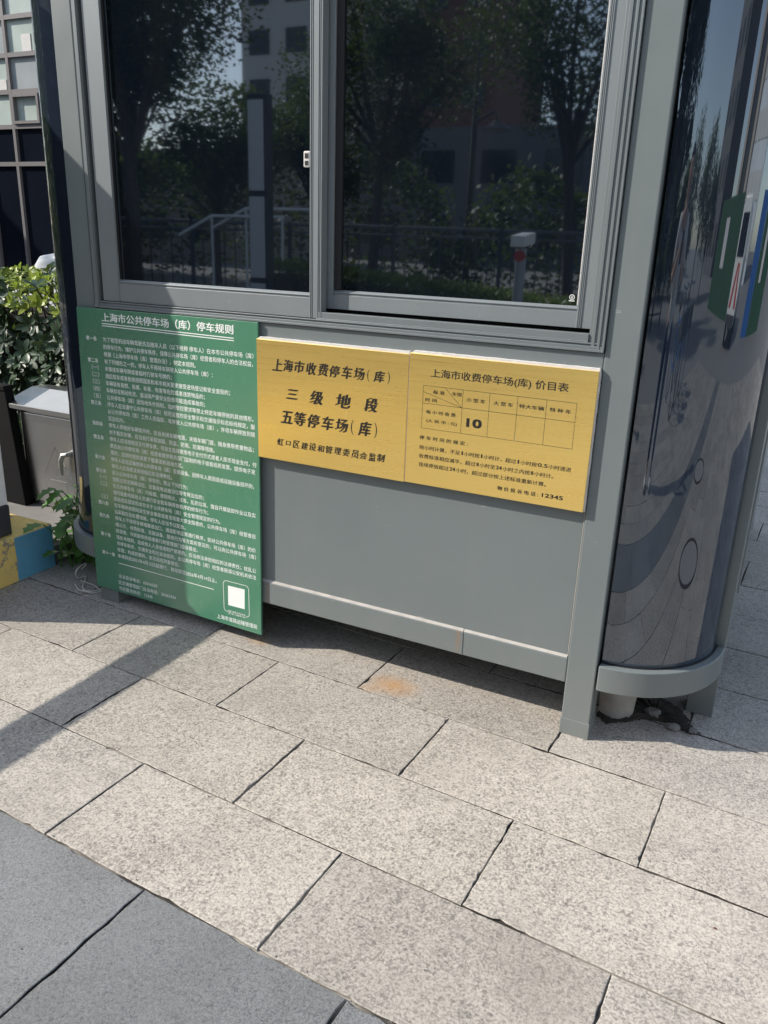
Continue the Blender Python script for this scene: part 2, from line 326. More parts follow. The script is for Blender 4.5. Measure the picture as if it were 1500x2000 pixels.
def paving(name, mat, rows):
    V, F, T = [], [], []
    for (v0, v1, off, L, ua, ub) in rows:
        i0 = math.floor((ua - off) / L); i1 = math.ceil((ub - off) / L)
        for i in range(i0, i1):
            u0, u1 = max(ua, off + i * L), min(ub, off + (i + 1) * L)
            if u1 - u0 < .03: continue
            near = -2.6 < u0 < 1.2 and v0 > -2.2 and v1 < .6
            t = rt.uniform(.85, 1.08); w = rt.uniform(-.012, .012)
            tile(V, F, T, u0, u1, v0, v1, near, .0013 if L > .5 else .0014, (t + w, t, t - w, 1))
    me = bpy.data.meshes.new(name); me.from_pydata(V, [], F); ca = me.color_attributes.new('tone', 'FLOAT_COLOR', 'POINT')
    for i, t in enumerate(T): ca.data[i].color = t
    me.materials.append(MAT[mat]); me.materials.append(MAT['joint'])
    for p_ in me.polygons: p_.material_index = 1 if len(p_.vertices) == 4 and abs(p_.normal.z) < .2 else 0
    o = bpy.data.objects.new(name, me); COL.objects.link(o); return structure(o)
offs = {-1: -.915, 0: -1.226, 1: -1.537, 2: -1.244}     # rows as laid, counted up from the dark band
rows = []
for k in range(-1, 25):
    v0 = -1.015 + .3028 * (k + 1); rows.append((v0, v0 + .3028, offs.get(k, -.94 + (.3 if k % 2 == 0 else 0)), .6, -7, 7))
for k in range(12): v0 = -1.015 - .56 - .3028 * (k + 1); rows.append((v0, v0 + .3028, -.9 + .3 * (k % 2), .6, -7, 7))
paving('pale_paving', 'pale_granite', rows)
paving('dark_paving', 'dark_granite', [(-1.575, -1.015, -.605, .492, -7, 7)])
structure(MB().box(-9, -2.16, .141, 9, -.05, .075).build('gravel_bed', 'concrete'))

# ------------------------------------------------------------------ the guard kiosk
K = thing('guard_kiosk', 'grey metal guard booth with dark sliding window and curved dark glass corners', 'guard booth', (0, 0, 0))
XL, XR, H, RC = -1.759, .030, 2.30, .29
PI = math.pi
for x0, lx in ((XL, None), (XR - .077, None)):
    p = MB().box(x0, x0 + .078, 0, .075, .0, H).build('post', 'paint', K, .003)
    MB().box(x0 - .0015, x0 + .0795, -.0015, .0765, .0, .049).build('foot_sleeve', 'paint', p, .0015)
MB().box(XL + .0785, XR - .0775, .001, .06, .157, .231).build('bottom_beam', 'paint', K, .003)
MB().box(-.3535, -.3505, -.0006, .02, .1572, .2308).build('weld_seam', 'paint', K, .0008)
MB().box(XL + .0815, XR - .0805, .009, .03, .2335, .957).build('lower_panel', 'paint', K, .002)
MB().box(XL + .0785, XR - .0775, .001, .06, .96, 1.0495).build('mid_rail', 'paint', K, .002)
q = MB()                                                # pale sealant along the panel joints
q.tube([(XR - .0795, .006, .235), (XR - .0795, .0065, .6), (XR - .0795, .006, .955)], .0014, 6); q.prism([(.0025, .2313), (.0085, .2313), (.0085, .2385)], XL + .0815, -.3525, 'x'); q.prism([(.0025, .2313), (.0085, .2313), (.0085, .2380)], -.3505, XR - .081, 'x')
q.build('sealant', 'dusty_seal', K)
MB().box(XL + .08, XR, .065, 2.1, .165, .19).build('floor_pan', 'paint', K)
CR, CLf = (XR + .006, RC), (XL - .006, RC)
for c, a0, a1 in ((CR, -PI / 2, 0), (CLf, -PI, -PI / 2)):
    MB().arc_wall(c, .21, .266, a0 + .01, a1 - .01, .20, H, 64).build('curved_glass', 'curved_glass', K, smooth=True)
    MB().arc_wall(c, .19, RC, a0, a1, .157, .231, 40).build('curved_plinth', 'paint', K, .003, smooth=False)
    MB().arc_wall(c, .2, .270, a0 + .004, a1 - .004, .2312, .2335, 40).build('gasket', 'rubber', K)
    ex = c[0] + RC if c is CR else c[0] - RC; s = 1 if c is CR else -1; xs = sorted((ex, ex - s * .075))
    MB().box(xs[0], xs[1], RC + .001, RC + .078, 0, H).build('post', 'paint', K, .003)
    MB().box(min(ex, ex - s * .03), max(ex, ex - s * .03), RC + .079, 2.15, .157, H).build('side_wall', 'paint', K, .003)
    xm = sorted((ex - s * .004, ex + s * .006)); MB().box(xm[0], xm[1], RC + .25, RC + .33, .30, 2.1).build('door_frame', 'frame_alloy', K, .002)
    MB().box(min(ex, ex - s * .06), max(ex, ex - s * .06), 2.16, 2.235, 0, H).build('post', 'paint', K, .003)
MB().box(CLf[0] - RC, CR[0] + RC, 2.155, 2.19, .157, H).build('rear_wall', 'paint', K)
ro = MB(); 
def rr(x0, x1, y0, y1, r, n=10):
    P = []
    for cx, cy, a in ((x1 - r, y0 + r, -PI / 2), (x1 - r, y1 - r, 0), (x0 + r, y1 - r, PI / 2), (x0 + r, y0 + r, PI)):
        P += [(cx + r * math.cos(a + PI / 2 * i / n), cy + r * math.sin(a + PI / 2 * i / n)) for i in range(n + 1)]
    return P
ro.prism(rr(CLf[0] - RC - .06, CR[0] + RC + .06, -.06, 2.30, .34), H, H + .16); ro.build('roof', 'paint', K, .004)

# the sliding window
wf = MB(); xl, xr, zb, zt = XL + .0805, XR - .0785, 1.0505, 2.24
wf.box(xl, xr, -.007, .075, zb, zb + .006); wf.box(xl, xr, -.002, .075, zb + .006, zb + .013); wf.box(xl, xr, .003, .075, zb + .013, zb + .017); wf.box(xl, xr, -.0005, .004, zb + .017, zb + .0205)
wf.box(-.85, xr - .042, .004, .027, zb + .017, 1.0905); wf.box(-.85, xr - .042, .002, .004, zb + .0205, 1.074)
wf.box(xl, xl + .006, .005, .075, zb, zt); wf.box(xl + .006, xl + .020, -.005, .075, zb, zt); wf.box(xl + .020, xl + .0215, -.001, .004, zb + .02, zt)
for a, bq, y in ((.000, .005, -.008), (.005, .012, .000), (.012, .018, -.003), (.018, .025, .002), (.025, .033, -.001), (.033, .0415, .008)):
    wf.box(xr - bq, xr - a, y, .075, zb, zt)
wf.box(xl, xr, -.006, .075, zt, zt + .05)
WF = wf.build('window_frame', 'frame_alloy', K, .0008)
MB().box(xl + .02, xr - .03, .066, .074, 1.06, zt).build('interior_shade', 'void', K)
def sash(x0, x1, y0, y1, z0, sl, sr, rb, mb_ribs):
    s = MB(); s.box(x0, x0 + sl, y0, y1, z0, 2.22); s.box(x1 - sr, x1, y0, y1, z0, 2.22)
    s.box(x0 + sl, x1 - sr, y0 + .001, y1, z0, z0 + rb - .014); s.box(x0 + sl, x1 - sr, y0 + .004, y1, z0 + rb - .014, z0 + rb - .009); s.box(x0 + sl, x1 - sr, y0 + .0015, y1, z0 + rb - .009, z0 + rb - .006)
    v = [(x0 + sl, y0 + .0025, z0 + rb - .006), (x1 - sr, y0 + .0025, z0 + rb - .006), (x1 - sr, y0 + .014, z0 + rb), (x0 + sl, y0 + .014, z0 + rb), (x0 + sl, y1, z0 + rb - .006), (x1 - sr, y1, z0 + rb - .006), (x1 - sr, y1, z0 + rb), (x0 + sl, y1, z0 + rb)]
    s.add(v, [(0, 1, 2, 3), (3, 2, 6, 7), (7, 6, 5, 4), (4, 5, 1, 0), (0, 3, 7, 4), (1, 5, 6, 2)])
    s.box(x0 + sl, x1 - sr, y0, y1, 2.17, 2.22)
    for a, bq, y in mb_ribs: s.box(a, bq, y, y0 + .004, z0 + .0005, 2.2195)
    return s.build('sash', 'sash_alloy', K, .0007)
L = sash(-1.645, -.834, .006, .032, 1.0725, .070, .038, .0685,
         [(-.8715, -.868, .003), (-.8655, -.863, .0035), (-.8605, -.845, .0032), (-.8425, -.8405, .0035), (-.838, -.8345, .003), (-1.5785, -1.5755, .0035)])
MB().box(-1.5745, -.8725, .0185, .0245, 1.135, 2.175).build('pane', 'tinted_glass', L)
MB().box(-1.579, -1.573, .012, .020, 1.1412, 2.17).build('gasket', 'rubber', L); MB().box(-.8745, -.8705, .0125, .020, 1.1412, 2.17).build('gasket', 'sign_backing', L)
lt = MB().box(-.896, -.876, .010, .0165, 1.462, 1.502).build('latch', 'sign_backing', L, .003); MB().box(-.8915, -.8805, .0092, .0098, 1.484, 1.496).box(-.8915, -.8805, .0092, .0098, 1.467, 1.478).build('latch_slot', 'rubber', L)
MB().box(-.8336, -.8328, .014, .018, 1.078, 1.082).box(-.8336, -.8328, .014, .018, 1.087, 1.091).box(-.8336, -.8328, .014, .019, 1.0725, 1.076).build('drain_hole', 'void', L)
Rr = sash(-.862, xr - .0435, .037, .062, 1.0990, .045, .040, .0525,
          [(xr - .0835, xr - .079, .034), (xr - .0775, xr - .0755, .0345), (xr - .0735, xr - .0715, .0345), (xr - .0455, xr - .0437, .0345)])
MB().box(-.8165, xr - .083, .0485, .0545, 1.145, 2.175).build('pane', 'tinted_glass', Rr); MB().box(-.8172, -.795, .043, .0480, 1.1520, 2.17).build('gasket', 'rubber', Rr)
MB().box(xr - .0875, xr - .0833, .042, .048, 1.152, 2.17).build('gasket', 'sign_backing', Rr)
mk = MB(); 
for i in range(20):
    a0, a1 = 2 * PI * i / 20, 2 * PI * (i + 1) / 20
    mk.add([(-.151 + rq * math.cos(a), .0483, 1.170 + rq * math.sin(a)) for a in (a0, a1) for rq in (.0052, .0066)], [(0, 1, 3, 2)])
for zq, hw in ((1.1725, .0022), (1.170, .003), (1.1675, .0022)): mk.add([(-.151 - hw, .0483, zq - .0006), (-.151 + hw, .0483, zq - .0006), (-.151 + hw, .0483, zq + .0006), (-.151 - hw, .0483, zq + .0006)], [(0, 1, 2, 3)])
mk.add([(-.158, .0483, 1.1605), (-.144, .0483, 1.1605), (-.144, .0483, 1.1622), (-.158, .0483, 1.1622)], [(0, 1, 2, 3)])
mk.build('glass_mark', 'white_print', Rr)

# ------------------------------------------------------------------ green rules board
GB = thing('rules_board', 'tall green board of white parking rules leaning on the booth at ground level', 'notice board', (-1.4, -.016, .05))
MB().add([(-1.7685, -.012, .0560), (-1.0440, -.012, .0430), (-1.0365, -.012, 1.0492), (-1.7500, -.012, 1.0471), (-1.7685, -.004, .0560), (-1.0440, -.004, .0430), (-1.0365, -.004, 1.0492), (-1.7500, -.004, 1.0471)],
         [(0, 1, 2, 3), (7, 6, 5, 4), (0, 4, 5, 1), (1, 5, 6, 2), (2, 6, 7, 3), (3, 7, 4, 0)]).build('board_sheet', 'green', GB, .0008)
yb = -.01215
t = MB(); fit(t, '上海市公共停车场（库）停车规则', -1.642, -1.1235, 1.0075, 1.0365, yb, .022)
t.add([(-1.6433, yb, 1.0004), (-1.1228, yb, .9958), (-1.1228, yb, .9985), (-1.6433, yb, 1.0030)], [(0, 1, 2, 3)]); t.add([(-1.6440, yb, .9933), (-1.1229, yb, .9888), (-1.1229, yb, .9914), (-1.6440, yb, .9959)], [(0, 1, 2, 3)])
t.build('title_lettering', 'white_print', GB)
RULES = [('第一条', '为了规范机动车辆驾驶员及随车人员（以下统称 停车人）在本市公共停车场（库）'), ('', '的停车行为，维护公共停车秩序，保障公共停车场（库）经营者和停车人的合法权益，'), ('', '根据《上海市停车场（库）管理办法》，制定本规则。'),
 ('第二条', '有下列情形之一的，停车人不得将车辆驶入公共停车场（库）：'), ('（一）', '未悬挂车辆号牌或者临时行驶车号牌的；'), ('（二）', '酒后驾车或者拒绝按照国家和本市相关要求接受进场登记和安全查验的；'), ('（三）', '车辆装有易燃、易爆、有毒、有害等危险或者违禁物品的；'),
 ('（四）', '车辆存在制动失灵、漏油等严重安全隐患可能造成事故的；'), ('（五）', '公共停车场（库）因场地条件限制、临时管控要求等禁止特定车辆停放的其他情形。'), ('第三条', '停车人应当遵守公共停车场（库）规范设置的安全警示和交通指示标志标线规定，服'),
 ('', '从公共停车场（库）工作人员指挥，有序驶入公共停车场（库），并将车辆停放到规'), ('', '定泊位内。'), ('第四条', '停车人停放好车辆离开时，应当关闭车辆电源，关锁车辆门窗，随身携带贵重物品；'), ('', '对于载货车辆，应当自行采取加固、防盗、防雨、防潮等措施。'),
 ('第五条', '停车人应当按规定支付停车费，可自主选择使用电子支付方式或者人民币现金支付，付'), ('', '费后由公共停车场（库）经营者提供税务部门监制的电子或者纸质发票。提供电子发'), ('', '票的，应同时提供发票下载渠道和咨询方式。'), ('第六条', '停车人应当正确使用公共停车场（库）设施设备。因停车人原因造成设施设备损坏的，'),
 ('', '停车人应当依法承担相应的法律责任。'), ('第七条', '进入公共停车场（库）停车的，禁止下列行为：'), ('（一）', '违规占用无障碍泊位、安装充电设施泊位等专用泊位的；'), ('（二）', '在公共停车场（库）内吸烟、使用明火、试车、乱扔垃圾、擅自开展装卸作业以及实'), ('', '施可能影响其他人员通行安全和车辆停放秩序的修车行为；'),
 ('（三）', '其他违反国家和本市关于公共停车场（库）安全管理规定的行为。'), ('第八条', '在车辆停放期间发生安全事故或者发现重大安全隐患的，公共停车场（库）经营者应'), ('', '当采取应急处置措施，停车人应当予以配合。'), ('第九条', '停车人不得将车辆堵塞进出口、通道影响正常通行秩序。如对公共停车场（库）的价'),
 ('', '格公示、收费标准、设施设备、服务行为等方面有意见的，可以向公共停车场（库）'), ('', '经营者、市民服务热线或者行政管理部门投诉提出。'), ('第十条', '违反本规则，造成他人人身或者财产损害的，应当依法承担相应的法律责任；扰乱公'), ('', '共停车秩序、交通安全和社会治安的，由公共停车场（库）经营者报请公安机关依法'),
 ('', '处理；构成犯罪的，依法追究刑事责任。'), ('第十一条', '本规则自2021年4月15日起施行，有效期至2026年4月14日止。')]
t = MB(); ref = max(len(q[1]) for q in RULES)
for i, (lab, body) in enumerate(RULES):
    zc = .9515 - .02357 * i; x0 = -1.6438 - .00032 * i; em = .598 / 37.3
    n = len(body) - (0.45 * sum(ch in '0123456789' for ch in body)) - (.7 if ' ' in body else 0)
    wv = n * em
    if n > 34: wv = min(.598, max(wv, .590)) if body[-1] not in '，；。' else .598
    if body[-1] in '，；。、：': wv -= em * .6
    line(t, body, x0, x0 + wv, zc - .0068, .0168, yb, .006)
    if lab:
        if lab[0] == '（': fit(t, lab, x0 - .0575, x0 - .0275, zc - .0078, zc + .0085, yb, .006)
        else: line(t, lab, x0 - .0735, x0 - .0735 + .0155 * len(lab) - (.0 if len(lab) < 4 else .002), zc - .0068, .0160, yb, .018)
t.build('rules_lettering', 'white_print', GB)
t = MB(); t.add([(-1.6524, yb, .1668), (-1.2328, yb, .1620), (-1.2328, yb, .1644), (-1.6524, yb, .1692)], [(0, 1, 2, 3)])
line(t, '企业投诉电话：65016559', -1.6570, -1.4795, .1120, .0165, yb, .004); line(t, '区交通管理部门投诉电话：36363434', -1.6595, -1.3995, .0868, .0165, yb, .004); line(t, '市民服务热线：12345', -1.6600, -1.5050, .0640, .0165, yb, .004)
line(t, '上海市道路运输管理局', -1.2235, -1.0605, .0620, .0178, yb, .008)
line(t, '如需了解更多停车信息', -1.1775, -1.1065, .0965, .0072, yb, .01); line(t, '请下载“上海停车”APP', -1.1765, -1.1060, .0885, .0072, yb, .01)
P = [(-1.1400 + .0525 * sx, .1500 + .058 * sz) for sx, sz in ()]
def ring(mb, x0, x1, z0, z1, r, w, y, gap=None):
    o, i = [], []
    for cx, cz, a in ((x1 - r, z0 + r, -PI / 2), (x1 - r, z1 - r, 0), (x0 + r, z1 - r, PI / 2), (x0 + r, z0 + r, PI)):
        for k in range(6):
            b_ = a + PI / 2 * k / 5; o.append((cx + r * math.cos(b_), y, cz + r * math.sin(b_))); i.append((cx + (r - w) * math.cos(b_), y, cz + (r - w) * math.sin(b_)))
    n = len(o); mb.add(o + i, [(k, (k + 1) % n, n + (k + 1) % n, n + k) for k in range(n) if not (gap and k in gap)])
ring(t, -1.1935, -1.0895, .0940, .2080, .014, .0017, yb, gap=(23,))
t.build('footer_lettering', 'white_print', GB)
MB().add([(-1.1752, yb, .1205), (-1.1085, yb, .1212), (-1.1065, yb, .1925), (-1.1735, yb, .1915)], [(0, 1, 2, 3)]).build('blank_square', 'white_print', GB)

# ------------------------------------------------------------------ gold plates
def plate(label, x0, x1, z0, z1, loc):
    g = thing('gold_sign', label, 'sign', loc, 'gold parking signs fixed to the booth front')
    MB().box(x0, x1, -.0150, -.0120, z0, z1).build('plate', 'gold', g, .0008)
    bk = MB(); n = 60; r = random.Random(hash(label) % 999); ed = lambda b_, k: b_ + r.uniform(-.0012, .0012) * k
    pts = [(x0 + .002 + (x1 - x0 - .004) * i / n, z0 + .003 + r.uniform(0, .001)) for i in range(n)] + [(x1 + .0028 + r.uniform(-.0006, .0009), z0 + .001 + (z1 - z0) * i / n) for i in range(n)] + [(x1 - (x1 - x0 - .002) * i / n, z1 + .0066 + r.uniform(-.0006, .0004)) for i in range(n)] + [(x0 + .001, z1 - (z1 - z0 - .003) * i / n) for i in range(n)]
    bk.prism(pts, -.0117, .0002, 'y'); bk.build('backing', 'sign_backing', g); return g
A = plate('gold plate with four lines of brush style black writing beside green board', -1.0400, -.5515, .6510, 1.0035, (-.796, -.012, .651))
def brush(mb, s, x0, x1, z0, z1, y, rise=.10, nib=.0020, nz=.0007):
    d = rise * (x1 - x0)
    fit(mb, s, x0, x1, z0 - 0 * d, z1, y, -.004, .16, 0)
    for k in (1, 2, 3): fit(mb, s, x0 + nib * k / 3, x1 + nib * k / 3, z0 + nz * k / 3, z1 + nz * k / 3, y - .00004 * k, -.004, .16, 0)
def brush_row(mb, s, x0, x1, zc, h, adv=None, nib=.0027):
    r = random.Random(len(s) * 7 + ord(s[0])); n = len(s); wts = [0.62 if ch in '()' else 1.0 for ch in s]; tot = sum(wts); x = x0; gap = adv
    for ch, w in zip(s, wts):
        cw = (x1 - x0) * w / tot; w2 = cw * gap; hh = h * r.uniform(.92, 1.08) * (1.12 if ch in '()' else 1.0); cz = zc + r.uniform(-.0008, .0012)
        if ch in '三': hh *= .82
        if ch in '口': hh *= .62; w2 *= .75
        c0 = x + (cw - w2) / 2
        if ch in '()': fit(mb, ch, c0 + w2 * .28, c0 + w2 * .62, cz - hh / 2, cz + hh / 2, -.01518, -.02)
        else: brush(mb, ch, c0, c0 + w2, cz - hh / 2, cz + hh / 2, -.01518, nib=nib, nz=nib * .4)
        x += cw
t = MB(); brush_row(t, '上海市收费停车场(库)', -.990, -.596, .9345, .0325, .86, .0034)
for ch, a, c in (('三', -.9398, -.8998), ('级', -.8590, -.8165), ('地', -.7745, -.7265), ('段', -.6820, -.6410)):
    zc = .8535; h = .0275 if ch == '三' else .039; brush(t, ch, a, c - .002, zc - h / 2, zc + h / 2, -.01518, nib=.0052, nz=.0020)
brush_row(t, '五等停车场(库)', -.962, -.628, .7835, .039, .86, .0046)
brush_row(t, '虹口区建设和管理委员会监制', -.975, -.611, .7070, .0215, .84, .0021)
t.build('lettering', 'black_print', A)
B = plate('gold plate with black price table reading 10 on the right', -.5482, -.0512, .6525, 1.0075, (-.3, -.012, .652))
t = MB(); y = -.01518
fit(t, '上海市收费停车场(库) 价目表', -.486, -.1195, .9460, .9722, y, .016)
def bar(mb, p, q, w=.0010):
    d = Vector((q[0] - p[0], q[1] - p[1])).normalized(); n = (-d.y * w / 2, d.x * w / 2)
    mb.add([(p[0] - n[0], y, p[1] - n[1]), (q[0] - n[0], y, q[1] - n[1]), (q[0] + n[0], y, q[1] + n[1]), (p[0] + n[0], y, p[1] + n[1])], [(0, 1, 2, 3)])
tx0, tx1, tz0, tz1, tm = -.5057, -.0957, .8108, .9258, .8785
bar(t, (tx0, tz0), (tx1, tz0)); bar(t, (tx0, tz1), (tx1, tz1)); bar(t, (tx0, tm), (tx1, tm))
for x in (tx0, -.3927, -.3193, -.2451, -.1706, tx1): bar(t, (x, tz0), (x, tz1))
bar(t, (tx0, .9095), (-.3935, tm)); bar(t, (-.4436, tz1), (-.3935, tm))
for s, x0, x1, z0, z1 in (('标 准', -.4771, -.4437, .9058, .9165), ('车型', -.4233, -.3954, .9073, .9173), ('时 间', -.4986, -.4649, .8838, .8938), ('每 小 时 收 费', -.4940, -.4096, .8512, .8618), ('(人 民 币 : 元)', -.4926, -.4040, .8270, .8375),
    ('小 型 车', -.3822, -.3306, .8963, .9072), ('大 型 车', -.3078, -.2565, .8962, .9072), ('特大车辆', -.2402, -.1758, .8967, .9077), ('特 种 车', -.1613, -.1080, .8970, .9082)): fit(t, s, x0, x1, z0, z1, y, .028)
fit(t, '10', -.3785, -.3353, .8290, .8548, y, .075)
fit(t, '停 车 时 间 的 规 定 :', -.5101, -.3704, .7793, .7905, y, .03)
def runs(parts, x0, x1, zb, h):                         # figures bolder than the characters beside them
    w = [sum(.62 if ch in '0123456789.' else 1.0 for ch in s) for s in parts]; k = (x1 - x0) / sum(w); x = x0
    for s, q in zip(parts, w):
        dg = s[0] in '0123456789'; last = s[-1] in '，。'
        if dg: fit(t, s, x + (.0026 if s == '1' else .001), x + q * k - (.0022 if s == '1' else .001), zb + .0002, zb + h * .84, y, .05)
        else: line(t, s, x + .001, x + (q - (.62 if last else .08)) * k, zb, h, y, .022)
        x += q * k
runs(['按小时计算，不足', '1', '小时按', '1', '小时计，超过', '1', '小时按', '0.5', '小时递进'], -.5100, -.0905, .7525, .0128)
runs(['收费标准相应减半，超过', '8', '小时至', '24', '小时之内按', '8', '小时计。'], -.5095, -.1255, .7285, .0128)
runs(['连续停放超过', '24', '小时，超过部分按上述标准重新计算。'], -.5095, -.1425, .7045, .0128)
fit(t, '物 价 投 诉 电 话 :', -.2800, -.1690, .6735, .6855, y, .03); fit(t, '12345', -.1600, -.1045, .6747, .6862, y, .06)
t.build('lettering', 'black_print', B)

# ------------------------------------------------------------------ left of the booth
structure(MB().box(-9, -2.145, -9, .139, -.04, .012).build('driveway', 'asphalt_dark'))
isl = MB(); isl.box(-2.78, -2.143, -3.4, .138, -.01, .18)
o = isl.build('kerb_island', 'kerb', None, .012, seg=3); tag(o, 'chipped yellow kerb block with blue painted corner left of the booth', 'kerb')
bp = thing('barrier_post', 'white barrier post with dark base and added dark shadow caster on top, standing on the yellow kerb', 'barrier post', (-2.4, -.24, .18))
MB().box(-2.664, -2.1705, -.434, -.0305, .30, .70).build('lower_housing', 'white_paint', bp, .006)
prof = [(-2.178, .7005), (-2.178, 1.56), (-2.155, 1.575), (-2.155, 1.64), (-2.24, 1.78), (-2.33, 1.93), (-2.43, 2.04), (-2.56, 2.13), (-2.66, 2.16), (-2.66, .7005)]
MB().prism(prof, -.43, -.035, 'y').build('shadow_caster', 'black_paint', bp, .008)  # guessed unseen top, outlined for the board's shadow, black to darken the glass
MB().box(-2.668, -2.168, -.437, -.028, .181, .2995).build('base', 'dark_paint', bp, .006)
arm = MB().box(-2.345, -2.320, -3.3, -.431, .740, .842).build('boom_arm', 'white_paint', bp, .004)
for k in range(4): MB().box(-2.3465, -2.3185, -3.0 + .7 * k, -2.7 + .7 * k, .7385, .8435).build('red_band', 'red_paint', arm, .003)
sc = MB().prism([(-2.19, 1.66), (-2.25, 1.785), (-2.245, 1.795), (-2.183, 1.668)], -.36, -.11, 'y').build('display', 'dark_window', bp)

cb = thing('electrical_cabinet', 'stainless steel electrical cabinet with sloping lid and raised warning triangle by hedge', 'cabinet', (-2.46, .66, .075))
MB().box(-2.684, -2.25, .48, .84, .078, .524).build('body', 'stainless', cb, .004)
d_ = MB().box(-2.672, -2.262, .473, .4795, .10, .505).build('door', 'stainless', cb, .003)
lid = MB(); lid.prism([(.435, .525), (.435, .546), (.60, .594), (.66, .594), (.90, .545), (.90, .525)], -2.732, -2.19, 'x'); lid.build('lid', 'stainless', cb, .003)
MB().add([(-2.60, .4380, .5474), (-2.2, .4380, .5474), (-2.2, .5985, .5942), (-2.615, .5985, .5942)], [(0, 1, 2, 3)]).build('lid_film', 'panel_grey', cb)
h = MB(); h.tube([(-2.385, .472, .352), (-2.385, .450, .352)], .010, 12); h.tube([(-2.385, .452, .352), (-2.400, .445, .350), (-2.413, .442, .325), (-2.416, .442, .285), (-2.413, .443, .258)], [.009, .011, .0115, .009, .006], 10)
h.build('handle', 'chrome', d_, smooth=True)
e = MB(); cx, cz = -2.475, .285; tri = [(cx, cz + .085), (cx - .085, cz - .055), (cx + .085, cz - .055)]
for i in (0, 2):
    p, q = tri[i], tri[(i + 1) % 3]; e.tube([(p[0], .4725, p[1]), (q[0], .4744, q[1])], .0018, 6)
e.prism([(cx + .008, cz + .045), (cx - .022, cz - .005), (cx - .002, cz - .002), (cx - .012, cz - .045), (cx + .022, cz + .012), (cx + .002, cz + .010)], .4722, .4735, 'y')
e.box(cx - .05, cx + .05,   .4724, .4732, cz - .125, cz - .07)
e.build('warning_emblem', 'stainless', d_)
ub = thing('utility_box', 'plain black metal box standing left of the steel cabinet', 'utility box', (-2.95, .45, .075))
MB().prism([(-3.3, .077), (-2.652, .077), (-2.702, .60), (-3.3, .60)], .43, .475, 'y').build('body', 'black_paint', ub, .004); MB().prism([(-3.31, .6005), (-2.7, .6005), (-2.702, .622), (-3.31, .622)], .425, .478, 'y').build('cover', 'black_paint', ub, .003)

def leaf(mb, p, d, up, L, w, fold=.25, curl=.25):       # an oval leaf, folded along its rib and curled back
    d = d.normalized(); s = d.cross(up); s = s.normalized() if s.length > 1e-4 else d.orthogonal().normalized(); n = s.cross(d)
    vs, fs = [], []; N = 4; W_ = (.12, .45, .85, 1.0, .38)
    for i in range(N + 1):
        t = i / N; c = p + d * (L * t) - n * (curl * L * t * t)
        vs += [c - s * (w * W_[i]) + n * (fold * w * W_[i]), c, c + s * (w * W_[i]) + n * (fold * w * W_[i])]
    for i in range(N):
        a = 3 * i; fs += [(a, a + 1, a + 4, a + 3), (a + 1, a + 2, a + 5, a + 4)]
    mb.add(vs, fs)
def rosette(mb, p, ax, n, L, r, tilt=(.15, .9)):
    ax = ax.normalized(); a0 = r.random() * 6.28; e1 = ax.orthogonal().normalized(); e2 = ax.cross(e1)
    for k in range(n):
        a = a0 + 2.4 * k; t = r.uniform(*tilt); d = (e1 * math.cos(a) + e2 * math.sin(a)) + ax * t
        leaf(mb, p + ax * r.uniform(-.012, .012), d, ax, L * r.uniform(.7, 1.15), L * r.uniform(.16, .23), r.uniform(.1, .35), r.uniform(.0, .4))
r = random.Random(11); hl, hy, hs = MB(), MB(), MB()
X0, X1, Y0, Y1, Z0, Z1 = -4.1, -2.25, .92, 1.75, .10, .955
for k in range(820):
    m = r.random()
    if m < .5: p = Vector((r.uniform(X0, X1), Y0 + abs(r.gauss(0, .06)), r.uniform(Z0 + .1, Z1))); ax = Vector((r.gauss(0, .4), -1, r.uniform(.1, .9)))
    elif m < .85: p = Vector((r.uniform(X0, X1), r.uniform(Y0, Y1), Z1 + r.gauss(.0, .03) + .03 * math.sin(k))); ax = Vector((r.gauss(0, .35), r.gauss(-.15, .35), 1))
    else: p = Vector((r.uniform(X0, X1), r.uniform(Y0 + .1, Y1), r.uniform(Z0 + .2, Z1))); ax = Vector((r.gauss(0, 1), r.gauss(-.5, .6), r.uniform(0, 1)))
    young = p.z > Z1 - .09 and r.random() < .80
    rosette(hy if young else hl, p + ax.normalized() * .0, ax, r.randint(7, 11), r.uniform(.040, .062) if young else r.uniform(.055, .082), r, (.5, 1.5) if young else (.1, .8))
    if k % 2 == 0: hs.tube([p - ax.normalized() * .16 + Vector((0, .05, -.05)), p], [.005, .003], 5)
for k in range(14):
    x = r.uniform(X0, X1); y = r.uniform(1.05, 1.6); hs.tube([(x, y, .07), (x + r.gauss(0, .05), y, .4), (x + r.gauss(0, .12), y - .05, .75)], [.014, .011, .006], 6)
hd = thing('hedge', 'dense evergreen hedge with yellow green new leaves on top behind cabinet', 'hedge', (-3.2, 1.3, .075))
hl.build('leaves', 'shrub_leaf', hd, smooth=True); hy.build('young_leaves', 'young_leaf', hd, smooth=True); hs.build('stems', 'bark', hd)
MB().box(X0 + .1, X1 - .1, Y0 + .22, Y1 - .1, Z0, Z1 - .14).build('inner_twigs', 'soil', hd)

